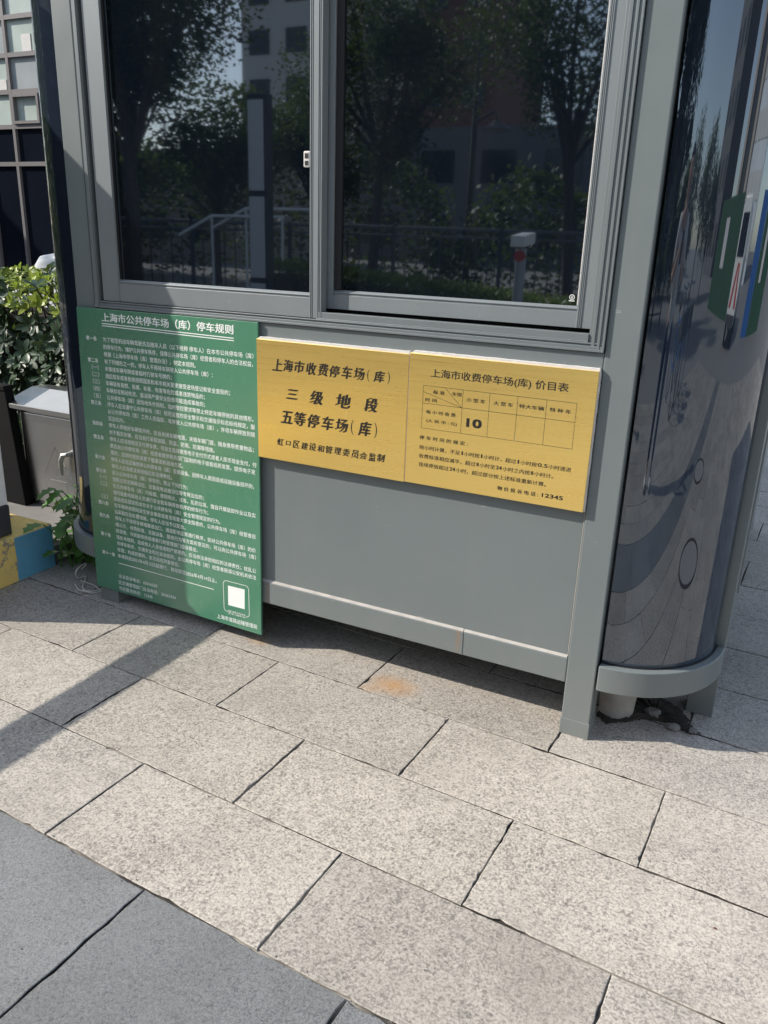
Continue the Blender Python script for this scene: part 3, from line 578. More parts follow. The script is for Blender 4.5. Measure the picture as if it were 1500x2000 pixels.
def lobed(mb, p, d, up, L, r):                          # a ragged lobed leaf
    d = d.normalized(); s = d.cross(up).normalized(); n = s.cross(d); half = [(0, .03), (.08, .22), (.16, .40), (.24, .24), (.34, .26), (.44, .48), (.56, .27), (.66, .24), (.76, .33), (.86, .14), (1.0, 0.0)]
    vs = []; m = len(half)
    for t, w in half: vs.append(p + d * (L * t) - n * (.35 * L * t * t))
    for sg in (-1, 1):
        for t, w in half: vs.append(p + d * (L * (t + .06 * w)) + s * (sg * w * L * .8) - n * (.35 * L * t * t - .12 * w * L))
    fs = []
    for sg in (0, 1):
        o_ = m * (1 + sg)
        for i in range(m - 1): fs.append((i, i + 1, o_ + i + 1, o_ + i))
    mb.add(vs, fs)
wl, ws = MB(), MB(); r = random.Random(5)
for k in range(60):
    hgt = r.uniform(.03, .33); a = r.uniform(0, 6.28); base = Vector((-2.10 + r.gauss(0, .035), .27 + r.gauss(0, .05), .0)); out = Vector((math.cos(a), math.sin(a) - .35, 0)) * r.uniform(.02, .11)
    tip = base + out + Vector((0, 0, hgt)); ws.tube([base, base + out * .3 + Vector((0, 0, hgt * .6)), tip], [.0035, .003, .002], 5)
    lobed(wl, tip, Vector((out.x, out.y, r.uniform(-.05, .05))) + Vector((r.gauss(0, .02), -.03, 0)), Vector((0, 0, 1)), r.uniform(.05, .098), r)
    if r.random() < .6: lobed(wl, base + out * .5 + Vector((0, 0, hgt * .7)), Vector((r.gauss(0, 1), -.6, .1)), Vector((0, 0, 1)), r.uniform(.04, .07), r)
wd = thing('weed', 'leafy green weed growing between kerb block and booth corner', 'weed', (-2.1, .27, 0)); wl.build('leaves', 'weed_leaf', wd); ws.build('stems', 'weed_leaf', wd)
c = MB(); P_ = []
for i in range(46):
    t = i / 45; P_.append((-2.02 + .19 * t + .03 * math.sin(9 * t), .12 - .10 * t + .035 * math.sin(13 * t + 1), .006 + .05 * max(0, math.sin(PI * min(1, t * 2.6))) * (t < .39)))
c.tube(P_, .0028, 6)
c.tube([(-1.93, .03, .005), (-1.88, -.0, .006), (-1.82, .005, .005), (-1.80, .035, .005), (-1.86, .06, .006), (-1.94, .065, .006)], .0025, 6)
tag(c.build('cord', 'cord_white', None, smooth=True), 'loose loop of pale cord lying beside the green board', 'cord')

# under the right corner: a broken concrete stub, rubble and soil
s = MB(); n = 28; r = random.Random(4); V_ = []
for z, k in ((-.01, .97), (.012, 1.0), (.07, 1.0), (.13, .99), (.163, .95)):
    V_.append([(.072 + (.050 * k + r.gauss(0, .0014)) * math.cos(2 * PI * i / n), .186 + (.050 * k + r.gauss(0, .0014)) * math.sin(2 * PI * i / n), z + r.gauss(0, .002)) for i in range(n)])
vs = [p for q in V_ for p in q]; s.add(vs, [(a * n + i, a * n + (i + 1) % n, (a + 1) * n + (i + 1) % n, (a + 1) * n + i) for a in range(4) for i in range(n)] + [tuple(range(4 * n, 5 * n))])
tag(s.build('concrete_stub', 'stub_concrete', None, smooth=True), 'rough round concrete stub under the booth beside its front leg', 'concrete stub')
SO = [(.03, .125), (.063, .104), (.119, .147), (.158, .186), (.212, .190), (.255, .185), (.287, .167), (.304, .186), (.271, .222), (.258, .262), (.235, .30), (.179, .33), (.10, .33), (.02, .28)]; s = MB(); r = random.Random(9); ol = []
for a in range(len(SO)):
    p, q = SO[a], SO[(a + 1) % len(SO)]
    for k in range(7): t_ = k / 7; ol.append((p[0] + (q[0] - p[0]) * t_ + r.gauss(0, .0028), p[1] + (q[1] - p[1]) * t_ + r.gauss(0, .0028)))
n = len(ol); cx, cy = sum(q[0] for q in ol) / n, sum(q[1] for q in ol) / n
lay = [[(cx + (x - cx) * k, cy + (y - cy) * k, z + r.uniform(0, .004 * (1.02 - k) * 4)) for x, y in ol] for k, z in ((1.0, .0022), (.93, .0040), (.7, .006), (.4, .010))]
vs = [p for q in lay for p in q] + [(cx, cy, .012)]
s.add(vs, [(a * n + i, a * n + (i + 1) % n, (a + 1) * n + (i + 1) % n, (a + 1) * n + i) for a in range(3) for i in range(n)] + [(3 * n + i, 3 * n + (i + 1) % n, 4 * n) for i in range(n)])
so_ = s.build('soil_patch', 'soil', None); tag(so_, 'dark damp soil patch on the paving under the curved booth corner', 'soil')
for k, (x, y, q, lb) in enumerate(((.232, .172, .015, 'rounded pale rubble lump on the soil under the curved booth corner'), (.285, .178, .010, 'smallest rubble lump nearest the rear leg of the booth'), (.17, .215, .020, 'flat broken rubble lump deep under the booth floor'))):
    s = MB(); rk = random.Random(k); me = bmesh.new(); bmesh.ops.create_icosphere(me, subdivisions=2, radius=1)
    vs = [Vector((v.co.x * q * 1.3, v.co.y * q, v.co.z * q * .7)) * rk.uniform(.72, 1.2) + Vector((x, y, .010)) for v in me.verts]; fs = [tuple(v.index for v in f_.verts) for f_ in me.faces]; me.free()
    s.add(vs, fs); tag(s.build('rubble_lump', 'concrete'), lb, 'rubble', 'rubble under the booth corner')

# parked car behind the hedge, nose to the left
pc = thing('parked_car', 'silver car parked behind the hedge with only its bonnet showing', 'car', (-2.5, 3.1, -.03))
prof = [(-4.66, .35), (-4.70, .65), (-4.66, .96), (-4.54, 1.09), (-4.26, 1.135), (-3.45, 1.18), (-2.75, 1.50), (-1.5, 1.53), (-.6, 1.14), (-.25, 1.10), (-.2, .55), (-.25, .25)]
MB().prism(prof, 2.25, 3.95, 'y').build('body', 'car_silver', pc, .07, seg=4, smooth=True)
for y in (2.242, 3.935): MB().prism([(-3.3, 1.12), (-2.72, 1.44), (-1.55, 1.46), (-.85, 1.14)], y, y + .022, 'y').build('side_window', 'dark_window', pc)
for x in (-3.85, -1.05):
    for y in (2.235, 3.77):
        w = MB().tube([(x, y, .30), (x, y + .2, .30)], .32, 24).build('wheel', 'tyre', pc, .02); MB().tube([(x, y - .004, .30), (x, y + .204, .30)], .2, 18).build('rim', 'chrome', w)
for y in (2.30, 3.55): MB().prism([(-4.715, .85), (-4.68, 1.0), (-4.50, 1.085), (-4.46, 1.0)], y, y + .35, 'y').build('headlight', 'dark_window', pc, .01)

# office building across the back
ob = thing('office_building', 'office block of dark and pale glass panes in a grey grid behind hedge', 'building', (-15, 14, 0))
BX, BS = -16.10, .93; ZS = (-.03, 1.25, 2.59, 3.36, 4.06, 4.78, 5.50, 6.22, 6.94)
MB().box(-21, -7, 12.12, 18, -.1, 9).build('wall', 'wall_grey', ob)
gm = MB(); cols = [BX + BS * k for k in range(-5, 9)]
for x in cols: gm.box(x - .04, x + .04, 11.99, 12.115, 0, 7)
for z in ZS[2:]: gm.box(cols[0], cols[-1], 11.992, 12.113, z - .045, z + .045)
gm.build('mullion_grid', 'mullion', ob)
r = random.Random(2)
for i, x in enumerate(cols[:-1]):
    for j in range(1, 8):
        z0, z1 = (0, ZS[2]) if j == 1 else (ZS[j], ZS[j + 1]); dark = j <= 2
        w = MB().box(x + .041, x + BS - .041, 12.06, 12.11, z0 + .046, z1 - .046).build('window', 'facade_dark' if dark else ('facade_light' if (i + j) % 3 else 'panel_pale'), ob)
        if j == 3 and i == 5:
            f_ = MB(); a, b_, c_, d2 = x + .05, x + BS - .05, z0 + .05, z1 - .05
            f_.box(a, b_, 11.95, 12.05, c_, c_ + .06).box(a, b_, 11.95, 12.05, d2 - .06, d2).box(a, a + .06, 11.951, 12.049, c_ + .06, d2 - .06).box(b_ - .06, b_, 11.951, 12.049, c_ + .06, d2 - .06); f_.build('casement', 'mullion', w)
        if not dark and r.random() < .5:
            bx = x + r.uniform(.1, .5); MB().box(bx, bx + r.uniform(.1, .3), 12.045, 12.058, z0 + .06, z0 + r.uniform(.2, .6)).build('blind', 'wall_white', w)

# ------------------------------------------------------------------ the street behind the camera, seen in the glass
def tree(label, x, y, zc, rx, ry, rz, lean, seed, n=5200, sz=.15):
    r = random.Random(seed); t = thing('street_tree', label, 'tree', (x, y, -.03), 'street trees reflected in the booth glass'); tr, cr = MB(), MB()
    fork = zc - rz * .75; top = Vector((x + lean, y, zc))
    tr.tube([(x, y, -.03), (x + lean * .3, y, fork * .6), (x + lean * .5, y, fork)], [.13, .11, .09], 9)
    cl = []
    for k in range(26):
        d = Vector((r.gauss(0, 1), r.gauss(0, 1), r.gauss(.1, .8))).normalized() * (r.random() ** .45); c_ = top + Vector((d.x * rx, d.y * ry, d.z * rz)); cl.append((c_, r.uniform(.35, .75)))
        if k % 2 == 0:
            b0 = Vector((x + lean * .5, y, fork * r.uniform(.75, 1.0))); m_ = b0.lerp(c_, .5) + Vector((r.gauss(0, .15), r.gauss(0, .15), .15)); tr.tube([b0, m_, c_], [.065, .04, .012], 6)
    for k in range(n):
        c_, q = cl[k % len(cl)]; d = Vector((r.gauss(0, 1), r.gauss(0, 1), r.gauss(0, .8))); d = d.normalized() * (q * r.uniform(.35, 1.0) * min(rx, 1.6))
        p = c_ + d; a = Vector((r.gauss(0, 1), r.gauss(0, 1), r.gauss(-.5, .6))).normalized(); b_ = a.orthogonal().normalized(); s_ = sz * r.uniform(.6, 1.2)
        cr.add([p, p + a * s_ * .5 + b_ * s_ * .26, p + a * s_, p + a * s_ * .5 - b_ * s_ * .26], [(0, 1, 2, 3)])
    tr.build('trunk', 'bark', t, smooth=True); cr.build('crown', 'tree_leaf', t); return t
tree('dense camphor tree at far left of the street behind the display pillar', -9.9, -8.9, 4.5, 1.5, 1.5, 2.0, .1, 1, 26000, .10)
tree('broad street tree beside the tall street lamp', -9.1, -16.0, 5.0, 2.3, 1.6, 2.2, .35, 2, 15000, .12)
tree('airy street tree nearest the camera post', -4.1, -15.5, 5.0, 1.5, 1.6, 2.2, -.6, 3, 9000, .12)
tree('small street tree between the camphor tree and the broad tree', -12.2, -18.4, 3.6, 1.3, 1.2, 1.5, 0, 4, 9000, .12)
tree('very dense tall tree straight across the road from the booth corner', -.9, -12.2, 5.4, 1.5, 1.8, 4.4, 0, 5, 15000, .18)
tree('very dense tall tree second from the booth corner across the road', .9, -13.6, 5.2, 1.5, 1.8, 4.2, 0, 6, 15000, .18)
tree('dense tree behind the camphor tree, nearer the cream building', -15.5, -14.5, 4.6, 2.4, 2.0, 2.6, 0, 7, 12000, .14)
tree('dense tree behind the camphor tree, nearer the handrail', -13.4, -15.6, 3.0, 1.6, 1.6, 1.4, 0, 8, 9000, .14)
bt = MB(); r = random.Random(31)
for k in range(26000):
    t_ = r.random(); x = -27 + 36 * t_; y = -15.5 - 8.5 * t_ + r.gauss(0, .8); top = 2.1 + .8 * math.sin(t_ * 23) + .6 * math.sin(t_ * 57 + 1) + (1.6 if t_ < .5 else 0); z = top * (1 - r.random() ** 2) + r.gauss(0, .12)
    a = Vector((r.gauss(0, 1), r.gauss(0, 1), r.gauss(0, .7))).normalized(); b_ = a.orthogonal().normalized(); p = Vector((x, y, z)); s_ = r.uniform(.12, .26)
    bt.add([p, p + a * s_ * .5 + b_ * s_ * .3, p + a * s_, p + a * s_ * .5 - b_ * s_ * .3], [(0, 1, 2, 3)])
o = bt.build('shrub_belt', 'tree_leaf'); o['kind'] = 'stuff'; tag(o, 'dark belt of shrubs running behind the street fence', 'shrubs')
wb_ = MB(); r = random.Random(33)
for k in range(22000):
    t_ = r.random(); y = -11 + 18 * t_; x = -13.5 + r.gauss(0, .7); top = (3.6 if t_ < .52 else 8.0) + .9 * math.sin(t_ * 19) + .6 * math.sin(t_ * 47); z = top * (1 - r.random() ** 2) + r.gauss(0, .12)
    a = Vector((r.gauss(0, 1), r.gauss(0, 1), r.gauss(0, .7))).normalized(); b_ = a.orthogonal().normalized(); p = Vector((x, y, z)); s_ = r.uniform(.18, .34)
    wb_.add([p, p + a * s_ * .5 + b_ * s_ * .3, p + a * s_, p + a * s_ * .5 - b_ * s_ * .3], [(0, 1, 2, 3)])
o = wb_.build('shrub_belt', 'tree_leaf'); o['kind'] = 'stuff'; tag(o, 'tall unseen belt of leaves added left of the driveway to darken reflections', 'shrubs')  # added foliage that darkens what the left curved glass mirrors
hr = MB()
for dx, dz in ((0, 0), (.35, .12)):
    hr.tube([(-7.9 + dx, -7.7 - dx, 1.22 + dz), (-7.45 + dx, -7.9 - dx, 1.50 + dz), (-6.6 + dx, -8.5 - dx, 1.52 + dz)], .022, 8)
    for x, y, z in ((-7.45, -7.9, 1.50), (-6.62, -8.48, 1.52)): hr.tube([(x + dx, y - dx, -.03), (x + dx, y - dx, z + dz)], .018, 6)
tag(hr.build('handrail', 'panel_light'), 'pale bent stair handrail left of the display pillar', 'handrail')
for k, (x, y, q, lb) in enumerate(((1.62, -.25, .29, 'round stone filled manhole cover nearest the booth corner'), (3.1, -.95, .29, 'round stone filled manhole cover farther from the booth corner'))):
    m_ = MB(); n = 40
    m_.tube([(x, y, -.02), (x, y, .0032)], q, n); m_.build('disc', 'pale_granite_plain'); 
    o = bpy.context.scene.collection.objects[-1]; o.name = 'manhole_cover'; tag(o, lb, 'manhole cover', 'manhole covers in the paving')
    rg = MB(); P_ = [(x + (q + .012) * math.cos(2 * PI * i / n), y + (q + .012) * math.sin(2 * PI * i / n), .0035) for i in range(n + 1)]; rg.tube(P_, .012, 6); rr_ = rg.build('rim', 'soil', None); rr_.parent = o
for k, (x, y, hh, lb) in enumerate(((3.2, -21, 3.4, 'narrow tree first in the row right of the bicycles'), (7.0, -20, 3.9, 'narrow tree second in the row right of the bicycles'), (10.5, -18, 4.4, 'narrow tree third in the row right of the bicycles'), (14.5, -18, 4.0, 'narrow tree last in the row, in front of the grey tower'))):
    tree(lb, x, y, hh * .62, 1.9, 1.5, hh * .45, 0, 20 + k, 3600, .2)
lp = thing('street_lamp', 'tall dark street lamp with a hanging shade over the fence', 'street lamp', (-8.4, -20.5, -.03))
MB().tube([(-8.4, -20.5, -.03), (-8.4, -20.5, 6.9)], [.11, .06], 10).build('pole', 'dark_paint', lp)
MB().tube([(-8.4, -20.5, 4.3), (-7.9, -20.6, 4.6), (-7.8, -20.6, 4.35)], .04, 8).tube([(-8.4, -20.5, 6.4), (-7.6, -20.6, 6.8)], .04, 8).build('bracket', 'dark_paint', lp)
MB().tube([(-7.8, -20.6, 4.35), (-7.8, -20.6, 4.12)], [.08, .42], 14).build('lamp_shade', 'dark_paint', lp)
dp = thing('display_pillar', 'slim dark pillar with three grey display panels beside the driveway', 'display pillar', (-5.07, -5.70, -.03))
MB().box(-5.19, -4.95, -5.80, -5.68, -.03, 2.66).build('column', 'dark_paint', dp, .006)
for z0, z1 in ((1.72, 2.6), (.82, 1.66), (.1, .76)): MB().box(-5.175, -4.985, -5.679, -5.664, z0, z1).build('panel', 'panel_light', dp, .004)
rl = thing('street_fence', 'dark metal street fence with pale top rail along the lawn', 'fence', (-5.5, -12, -.03))
fm = MB(); fr = MB(); fp = MB()
for k in range(64):
    t_ = k / 63; x, y = -12 + 13 * t_, -10.2 - 3.6 * t_; fm.tube([(x, y, .1), (x, y, 1.38)], .014, 5)
    if k % 9 == 0: fp.tube([(x, y, -.03), (x, y, 1.5)], .04, 8)
fr.tube([(-12, -10.2, 1.46), (1, -13.8, 1.46)], .035, 8); fr.tube([(-12, -10.2, 1.33), (1, -13.8, 1.33)], .02, 8); fr.tube([(-12, -10.2, .14), (1, -13.8, .14)], .02, 8)
fm.build('bars', 'dark_paint', rl); fp.build('posts', 'dark_paint', rl); fr.build('rail', 'wall_grey', rl)
lw = thing('low_hedge', 'low sunlit yellow green hedge in front of the street fence', 'hedge', (-3.2, -7.4, -.03)); lm = MB(); r = random.Random(8)
for k in range(9000):
    t_ = r.random(); x = -5.6 + 4.2 * t_ + r.gauss(0, .05); y = -6.75 - 1.15 * t_ + r.uniform(-.45, .45); top = .98 - .40 * t_; z = top - abs(r.gauss(0, .10)) if r.random() < .7 else r.uniform(0, top)
    a = Vector((r.gauss(0, .7), r.gauss(0, .7), 1)).normalized(); b_ = a.orthogonal().normalized(); p = Vector((x, y, z)); s_ = r.uniform(.04, .08)
    lm.add([p, p + a * s_ * .5 + b_ * s_ * .28, p + a * s_, p + a * s_ * .5 - b_ * s_ * .28], [(0, 1, 2, 3)])
lm.build('leaves', 'grass_leaf', lw)
MB().add([(-5.6, -7.15, 0), (-1.4, -8.3, 0), (-1.4, -7.5, 0), (-5.6, -6.35, 0), (-5.6, -7.1, .82), (-1.4, -8.25, .42), (-1.4, -7.55, .42), (-5.6, -6.4, .82)], [(0, 1, 2, 3), (4, 5, 6, 7), (0, 1, 5, 4), (1, 2, 6, 5), (2, 3, 7, 6), (3, 0, 4, 7)]).build('inner_twigs', 'soil', lw)
cp = thing('camera_post', 'slim post with white number plate camera and red lamp by the lawn', 'camera post', (-1.8, -4.73, -.03))
MB().tube([(-1.8, -4.73, -.03), (-1.8, -4.73, 1.24)], .045, 12).build('pole', 'panel_grey', cp)
MB().prism([(-4.90, 1.28), (-4.60, 1.25), (-4.60, 1.34), (-4.90, 1.37)], -1.86, -1.74, 'x').build('camera_head', 'white_paint', cp, .008); MB().tube([(-1.8, -4.72, 1.18), (-1.8, -4.68, 1.18)], .045, 12).build('red_lamp', 'red_paint', cp)
def block(name, label, x0, x1, y0, y1, h, mat, wx=2.4, wz=3.0, face='y', win='dark_window', ww=.55, grp=None):
    t = thing(name, label, 'building', ((x0 + x1) / 2, (y0 + y1) / 2, -.03)); MB().box(x0, x1, y0, y1, -.03, h).build('wall', mat, t)
    m = MB(); cnt = 0; lo, hi = (x0, x1) if face == 'y' else (y0, y1); nx = max(1, int((hi - lo) / wx)); nz = int(h / wz)
    nx = min(nx, max(1, 96 // max(1, nz)))
    sx = (hi - lo) / nx
    for i in range(nx):
        for j in range(nz):
            a = lo + sx * (i + .5 - ww / 2); b_ = a + sx * ww; z0 = j * wz + .9; z1 = z0 + wz * .5
            (MB().box(a, b_, y1 + .01, y1 + .06, z0, z1) if face == 'y' else MB().box(x0 - .06, x0 - .01, a, b_, z0, z1)).build('window', win, t)
    return t
block('apartment_block', 'tall red brown apartment tower behind the street trees', -26.5, -20.5, -66, -55, 30, 'wall_brown')
block('apartment_block', 'white apartment block beyond the small street tree', -37.5, -31.5, -62, -50, 28, 'wall_white')
block('apartment_block', 'long grey white apartment slab farthest down the street', -46, -30, -82, -72, 40, 'wall_white', 3.2)
block('low_building', 'low cream building left of the camphor tree', -30, -21.5, -36, -27, 4.5, 'wall_beige', 2.2, 2.2)
block('low_building', 'grey low shop row behind the street fence', -24, 4, -50, -42, 7, 'wall_grey', 3.5, 3.3)
block('glass_tower', 'pale glass tower right of the beige block', 34, 46, -11.5, -2.2, 30, 'tower_glass', 2.0, 2.2, 'x', 'wall_white', .8)
block('beige_block', 'plain beige block beside the pale glass tower', 33, 46, -18, -11.6, 30, 'wall_beige', 5.5, 30, 'x')
t_ = thing('added_dark_block', 'long unseen plain block added left of the driveway to darken reflections', 'building', (-30, -8, -.03)); MB().box(-33, -27, -24, 11.5, -.03, 9).build('wall', 'wall_dark', t_); MB().box(-33.2, -26.8, -24.2, 11.7, 9.001, 9.3).build('roof', 'wall_grey', t_)  # added unseen mass, keeps bright sky out of the glass and cabinet reflections
block('grey_tower', 'grey tower at the end of the narrow tree row', 30, 42, -36, -27, 36, 'wall_grey', 3, 3, 'x')
def hoard(label, x, y0, y1, h, mat, posters):
    t = thing('site_hoarding', label, 'hoarding', (x, (y0 + y1) / 2, -.03), 'site hoardings along the road'); MB().box(x, x + .06, y0, y1, -.03, h).build('sheet', mat, t, .005)
    for a, b_, z0, z1 in posters: MB().box(x - .006, x - .001, a, b_, z0, z1).build('poster', 'poster', t)
hoard('green site hoarding with a pink and white poster left of the van', 14.5, -12, -4.6, 2.3, 'hoarding_green', [(-9.6, -8.4, .9, 1.9)])
hoard('blue end sheet between the van and the second green hoarding', 12.2, .9, 2.5, 2.15, 'hoarding_blue', [])
hoard('green site hoarding with a tall poster right of the blue sheet', 12.2, 2.55, 6.5, 2.15, 'hoarding_green', [(3.6, 4.3, .8, 1.8)])
vn = thing('white_van', 'white van with red stripes parked in front of the hoarding', 'van', (11, -2.2, -.03))
MB().prism([(-3.05, .3), (-3.05, 1.2), (-2.95, 1.85), (-2.8, 1.98), (-1.6, 1.98), (-1.45, 1.85), (-1.35, 1.2), (-1.35, .3)], 9.9, 13.8, 'x').build('body', 'van_white', vn, .05, seg=3)
MB().prism([(-2.9, 1.2), (-2.82, 1.75), (-1.58, 1.75), (-1.5, 1.2)], 9.885, 9.897, 'x').build('windscreen', 'dark_window', vn)
MB().prism([(-2.9, .55), (-2.5, .55), (-2.1, 1.12), (-2.35, 1.12)], 9.885, 9.897, 'x').prism([(-1.9, .55), (-1.5, .55), (-1.9, 1.12), (-2.1, 1.12)], 9.885, 9.897, 'x').build('red_stripe', 'red_paint', vn)
MB().box(9.84, 9.898, -3.0, -1.4, .3, .46).build('bumper', 'dark_paint', vn)
for x in (10.6, 12.9):
    for y in (-3.06, -1.56): MB().tube([(x, y, .3), (x, y + .22, .3)], .33, 20).build('wheel', 'tyre', vn)
def bicycle(x, y, rz, label):
    t = thing('bicycle', label, 'bicycle', (0, 0, 0), 'bicycles parked on the paving'); fr = MB()
    for cx in (-.52, .52):
        P_ = [(cx + .33 * math.cos(2 * PI * i / 28), 0, .34 + .33 * math.sin(2 * PI * i / 28)) for i in range(29)]
        w = MB().tube(P_, .019, 6).build('wheel', 'tyre', t); sp = MB()
        for i in range(14): sp.tube([(cx, .0, .34), (cx + .32 * math.cos(2 * PI * i / 14), 0, .34 + .32 * math.sin(2 * PI * i / 14))], .0025, 4)
        sp.build('spokes', 'chrome', w)
    for p, q in (((-.52, 0, .34), (-.05, 0, .32)), ((-.05, 0, .32), (-.2, 0, .78)), ((-.2, 0, .78), (-.52, 0, .34)), ((-.05, 0, .32), (.38, 0, .72)), ((-.18, 0, .70), (.36, 0, .78)), ((.52, 0, .34), (.36, 0, .86))): fr.tube([p, q], .02, 8)
    fr.build('frame', 'bike_blue', t); MB().tube([(.30, -.27, 1.02), (.36, -.1, 1.0), (.36, .1, 1.0), (.30, .27, 1.02)], .013, 8).tube([(.36, 0, .86), (.36, 0, 1.0)], .015, 8).build('handlebar', 'chrome', t)
    MB().tube([(-.33, 0, .84), (-.21, 0, .855), (-.08, 0, .85)], [.075, .06, .022], 10).tube([(-.2, 0, .77), (-.21, 0, .85)], .013, 8).build('saddle', 'tyre', t); MB().box(.42, .72, -.14, .14, .62, .84).build('basket', 'dark_paint', t, .01)
    t.location = (x, y, 0); t.rotation_euler = (0, 0, rz); return t
b0 = bicycle(2.2, -4.6, 1.45, 'blue bicycle nearest the booth in the row')
dup(b0, (2.75, -4.95, 0), 1.6, 'blue bicycle in the middle of the row'); dup(b0, (3.3, -5.3, 0), 1.5, 'blue bicycle farthest along the row')

# ------------------------------------------------------------------ the person taking the picture, seen only in the curved glass
pn = thing('person', 'person in white top and navy trousers holding up a phone, seen in curved glass', 'person', (.74, -2.52, 0))
pn_rot = R(8); PO = Vector((.74, -2.52, 0))
def skin(name, chains, mat, parent=None, sub=2):        # chains: lists of (x, y, z, radius); a point already used joins the chains
    vs, rd, es, idx = [], [], [], {}
    for ch in chains:
        last = None
        for (x, y, z, q) in ch:
            k = (round(x, 3), round(y, 3), round(z, 3))
            if k not in idx: idx[k] = len(vs); vs.append(Vector((x, y, z))); rd.append(q)
            if last is not None and (last, idx[k]) not in es: es.append((last, idx[k]))
            last = idx[k]
    me = bpy.data.meshes.new(name); me.from_pydata(vs, es, []); o = bpy.data.objects.new(name, me); COL.objects.link(o); me.materials.append(MAT[mat])
    m = o.modifiers.new('skin', 'SKIN'); m.use_smooth_shade = True
    for i, q in enumerate(rd): me.skin_vertices[0].data[i].radius = q if isinstance(q, tuple) else (q, q)
    for i in range(len(vs)): me.skin_vertices[0].data[i].use_root = i == 0
    o.modifiers.new('sub', 'SUBSURF').levels = sub; o.modifiers['sub'].render_levels = sub
    if parent is not None: o.parent = parent
    return o
# local frame: x to the right of the booth, +y towards the booth (the way the person faces), feet at z = 0
leg_ = lambda sx: [(0, 0, .95, (.125, .10)), (sx * .085, 0, .90, .090), (sx * .095, .01, .70, .072), (sx * .10, .015, .49, .056), (sx * .105, -.01, .30, .050), (sx * .105, -.02, .09, .036), (sx * .11, .03, .045, .034), (sx * .118, .13, .030, .030)]
arm_ = lambda sx: [(0, 0, 1.40, (.13, .095)), (sx * .17, -.01, 1.41, .055), (sx * .22, .02, 1.26, .043), (sx * .23, .05, 1.13, .038), (sx * .16, .19, 1.19, .032), (sx * .09, .30, 1.26, .025), (sx * .075, .335, 1.275, .024)]
body = skin('body', [[(0, 0, .95, (.125, .10)), (0, .005, 1.10, (.115, .085)), (0, 0, 1.26, (.135, .095)), (0, 0, 1.40, (.13, .095)), (0, -.005, 1.49, .054), (0, .0, 1.54, .052), (0, .012, 1.60, (.076, .088)), (0, .010, 1.68, (.082, .096)), (0, .0, 1.745, (.066, .080))],
    leg_(-1), leg_(1), arm_(-1), arm_(1)] + [[(sx * .075, .335, 1.275, .024), (sx * (.062 - .004 * f_), .352 + .006 * f_, 1.285 + .016 * f_, .0105), (sx * (.040 - .002 * f_), .372 - .002 * f_, 1.288 + .016 * f_, .0090), (sx * .018, .370 - .003 * f_, 1.287 + .016 * f_, .0080)] for sx in (-1, 1) for f_ in range(-1, 3)]
    + [[(sx * .075, .335, 1.275, .024), (sx * .060, .322, 1.300, .0115), (sx * .036, .330, 1.312, .0095)] for sx in (-1, 1)], 'skin', pn)
fx = lambda ch, k: [(x, y, z, tuple(w * k for w in q) if isinstance(q, tuple) else q * k) for x, y, z, q in ch]
tr_ = lambda sx: fx(leg_(sx)[:6], 1.17)[:5] + [(sx * .105, -.018, .13, .052)]
skin('trousers', [tr_(-1), tr_(1), fx([(0, 0, .95, (.125, .10)), (0, .003, 1.02, (.118, .09))], 1.10)], 'navy_cloth', pn)
sl_ = lambda sx: fx(arm_(sx)[:3], 1.22) + [(sx * .226, .035, 1.19, .050)]
skin('top', [fx([(0, .0, .80, (.125, .10)), (0, .0, .93, (.13, .105)), (0, .005, 1.10, (.118, .09)), (0, 0, 1.26, (.135, .095)), (0, 0, 1.40, (.13, .095)), (0, -.002, 1.475, (.066, .064))], 1.12), sl_(-1), sl_(1)], 'white_cloth', pn)
def lump(name, c, rx, ry, rz, mat, parent, f_=None, sub=3):
    bm = bmesh.new(); bmesh.ops.create_icosphere(bm, subdivisions=sub, radius=1)
    for v in bm.verts:
        p = Vector((v.co.x * rx, v.co.y * ry, v.co.z * rz)); v.co = (f_(p) if f_ else p) + Vector(c)
    me = bpy.data.meshes.new(name); bm.to_mesh(me); bm.free(); me.materials.append(MAT[mat])
    for q in me.polygons: q.use_smooth = True
    o = bpy.data.objects.new(name, me); COL.objects.link(o); o.parent = parent; return o
lump('hair', (0, -.012, 1.70), .088, .108, .098, 'hair', pn, lambda p: Vector((p.x, p.y - (.012 if p.z < 0 else 0), max(p.z, -.075) if p.y < .02 else max(p.z, .018 + .25 * p.y))))
lump('nose', (0, .105, 1.645), .012, .016, .022, 'skin', pn, sub=2); lump('mouth', (0, .094, 1.607), .022, .008, .006, 'red_lip', pn, sub=2)
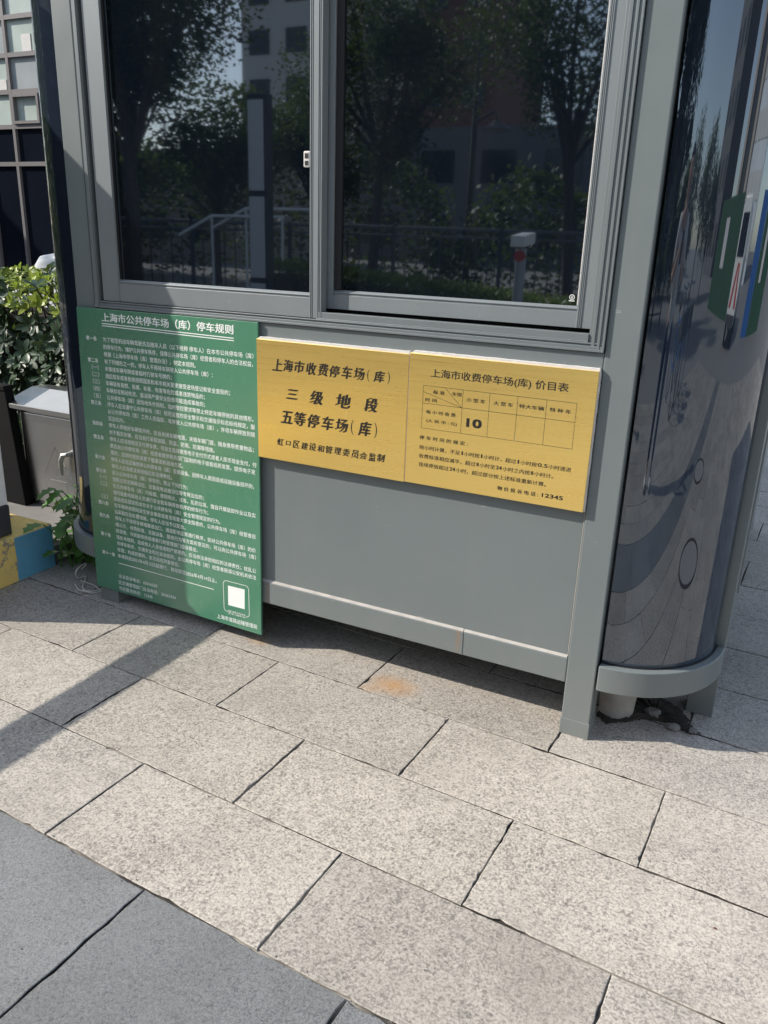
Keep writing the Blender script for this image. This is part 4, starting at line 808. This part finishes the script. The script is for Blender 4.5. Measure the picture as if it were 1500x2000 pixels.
for sx in (-1, 1): lump('eye', (sx * .030, .088, 1.668), .013, .009, .008, 'eye_white', pn, sub=2); lump('ear', (sx * .076, .0, 1.652), .010, .020, .030, 'skin', pn, sub=2); lump('eyebrow', (sx * .030, .094, 1.690), .017, .006, .004, 'hair', pn, sub=2)
for sx in (-1, 1):
    c_ = lump('clog', (sx * .115, .055, .045), .052, .135, .047, 'clog', pn, lambda p: Vector((p.x, p.y, max(p.z * (1.0 if p.y > -.02 else .72), -.043))), 3); hb = MB()
    for a in range(5):
        for b_ in (-1, 0, 1): hb.box(sx * .115 + b_ * .022 - .006, sx * .115 + b_ * .022 + .006, .075 + a * .019, .084 + a * .019, .0925 - .0046 * a * a * .55 - abs(b_) * .006, .0965 - .0046 * a * a * .55 - abs(b_) * .006)
    hb.build('clog_holes', 'rubber', c_)
ph = MB().box(-.040, .040, .376, .384, 1.215, 1.37).build('phone', 'rubber', None, .004); tag(ph, 'black phone held up in both hands by the person', 'phone'); ph.location = PO; ph.rotation_euler = (0, 0, pn_rot)
pn.rotation_euler = (0, 0, pn_rot)

# fine grit lying on the slabs and along the joints
gr = MB(); r = random.Random(77)
for k in range(420):
    if k < 260: row = r.choice((-1.015, -.712, -.409, -.107, .196)); v = row + r.gauss(0, .006)
    else: v = r.uniform(-1.6, .25)
    u = r.uniform(-2.2, .9); x, y, _ = g2w(u, v); q = r.uniform(.0007, .0022)
    gr.add([(x - q, y, .0005), (x + q * .6, y - q, .0005), (x + q, y + q * .7, .0005), (x - q * .2, y + q, .0005), (x + r.uniform(-q, q) * .4, y, .0005 + q * 1.1)], [(0, 1, 4), (1, 2, 4), (2, 3, 4), (3, 0, 4)])
o = gr.build('grit', 'concrete'); o['kind'] = 'stuff'; tag(o, 'fine grit scattered on the slabs and in the joints', 'grit')
lf = MB(); leaf(lf, Vector((.408, -.523, .002)), Vector((1, .5, .05)), Vector((0, 0, 1)), .009, .003); tag(lf.build('dry_leaf', 'dry_leaf'), 'tiny dry brown leaf lying on a pale slab in the foreground', 'leaf')
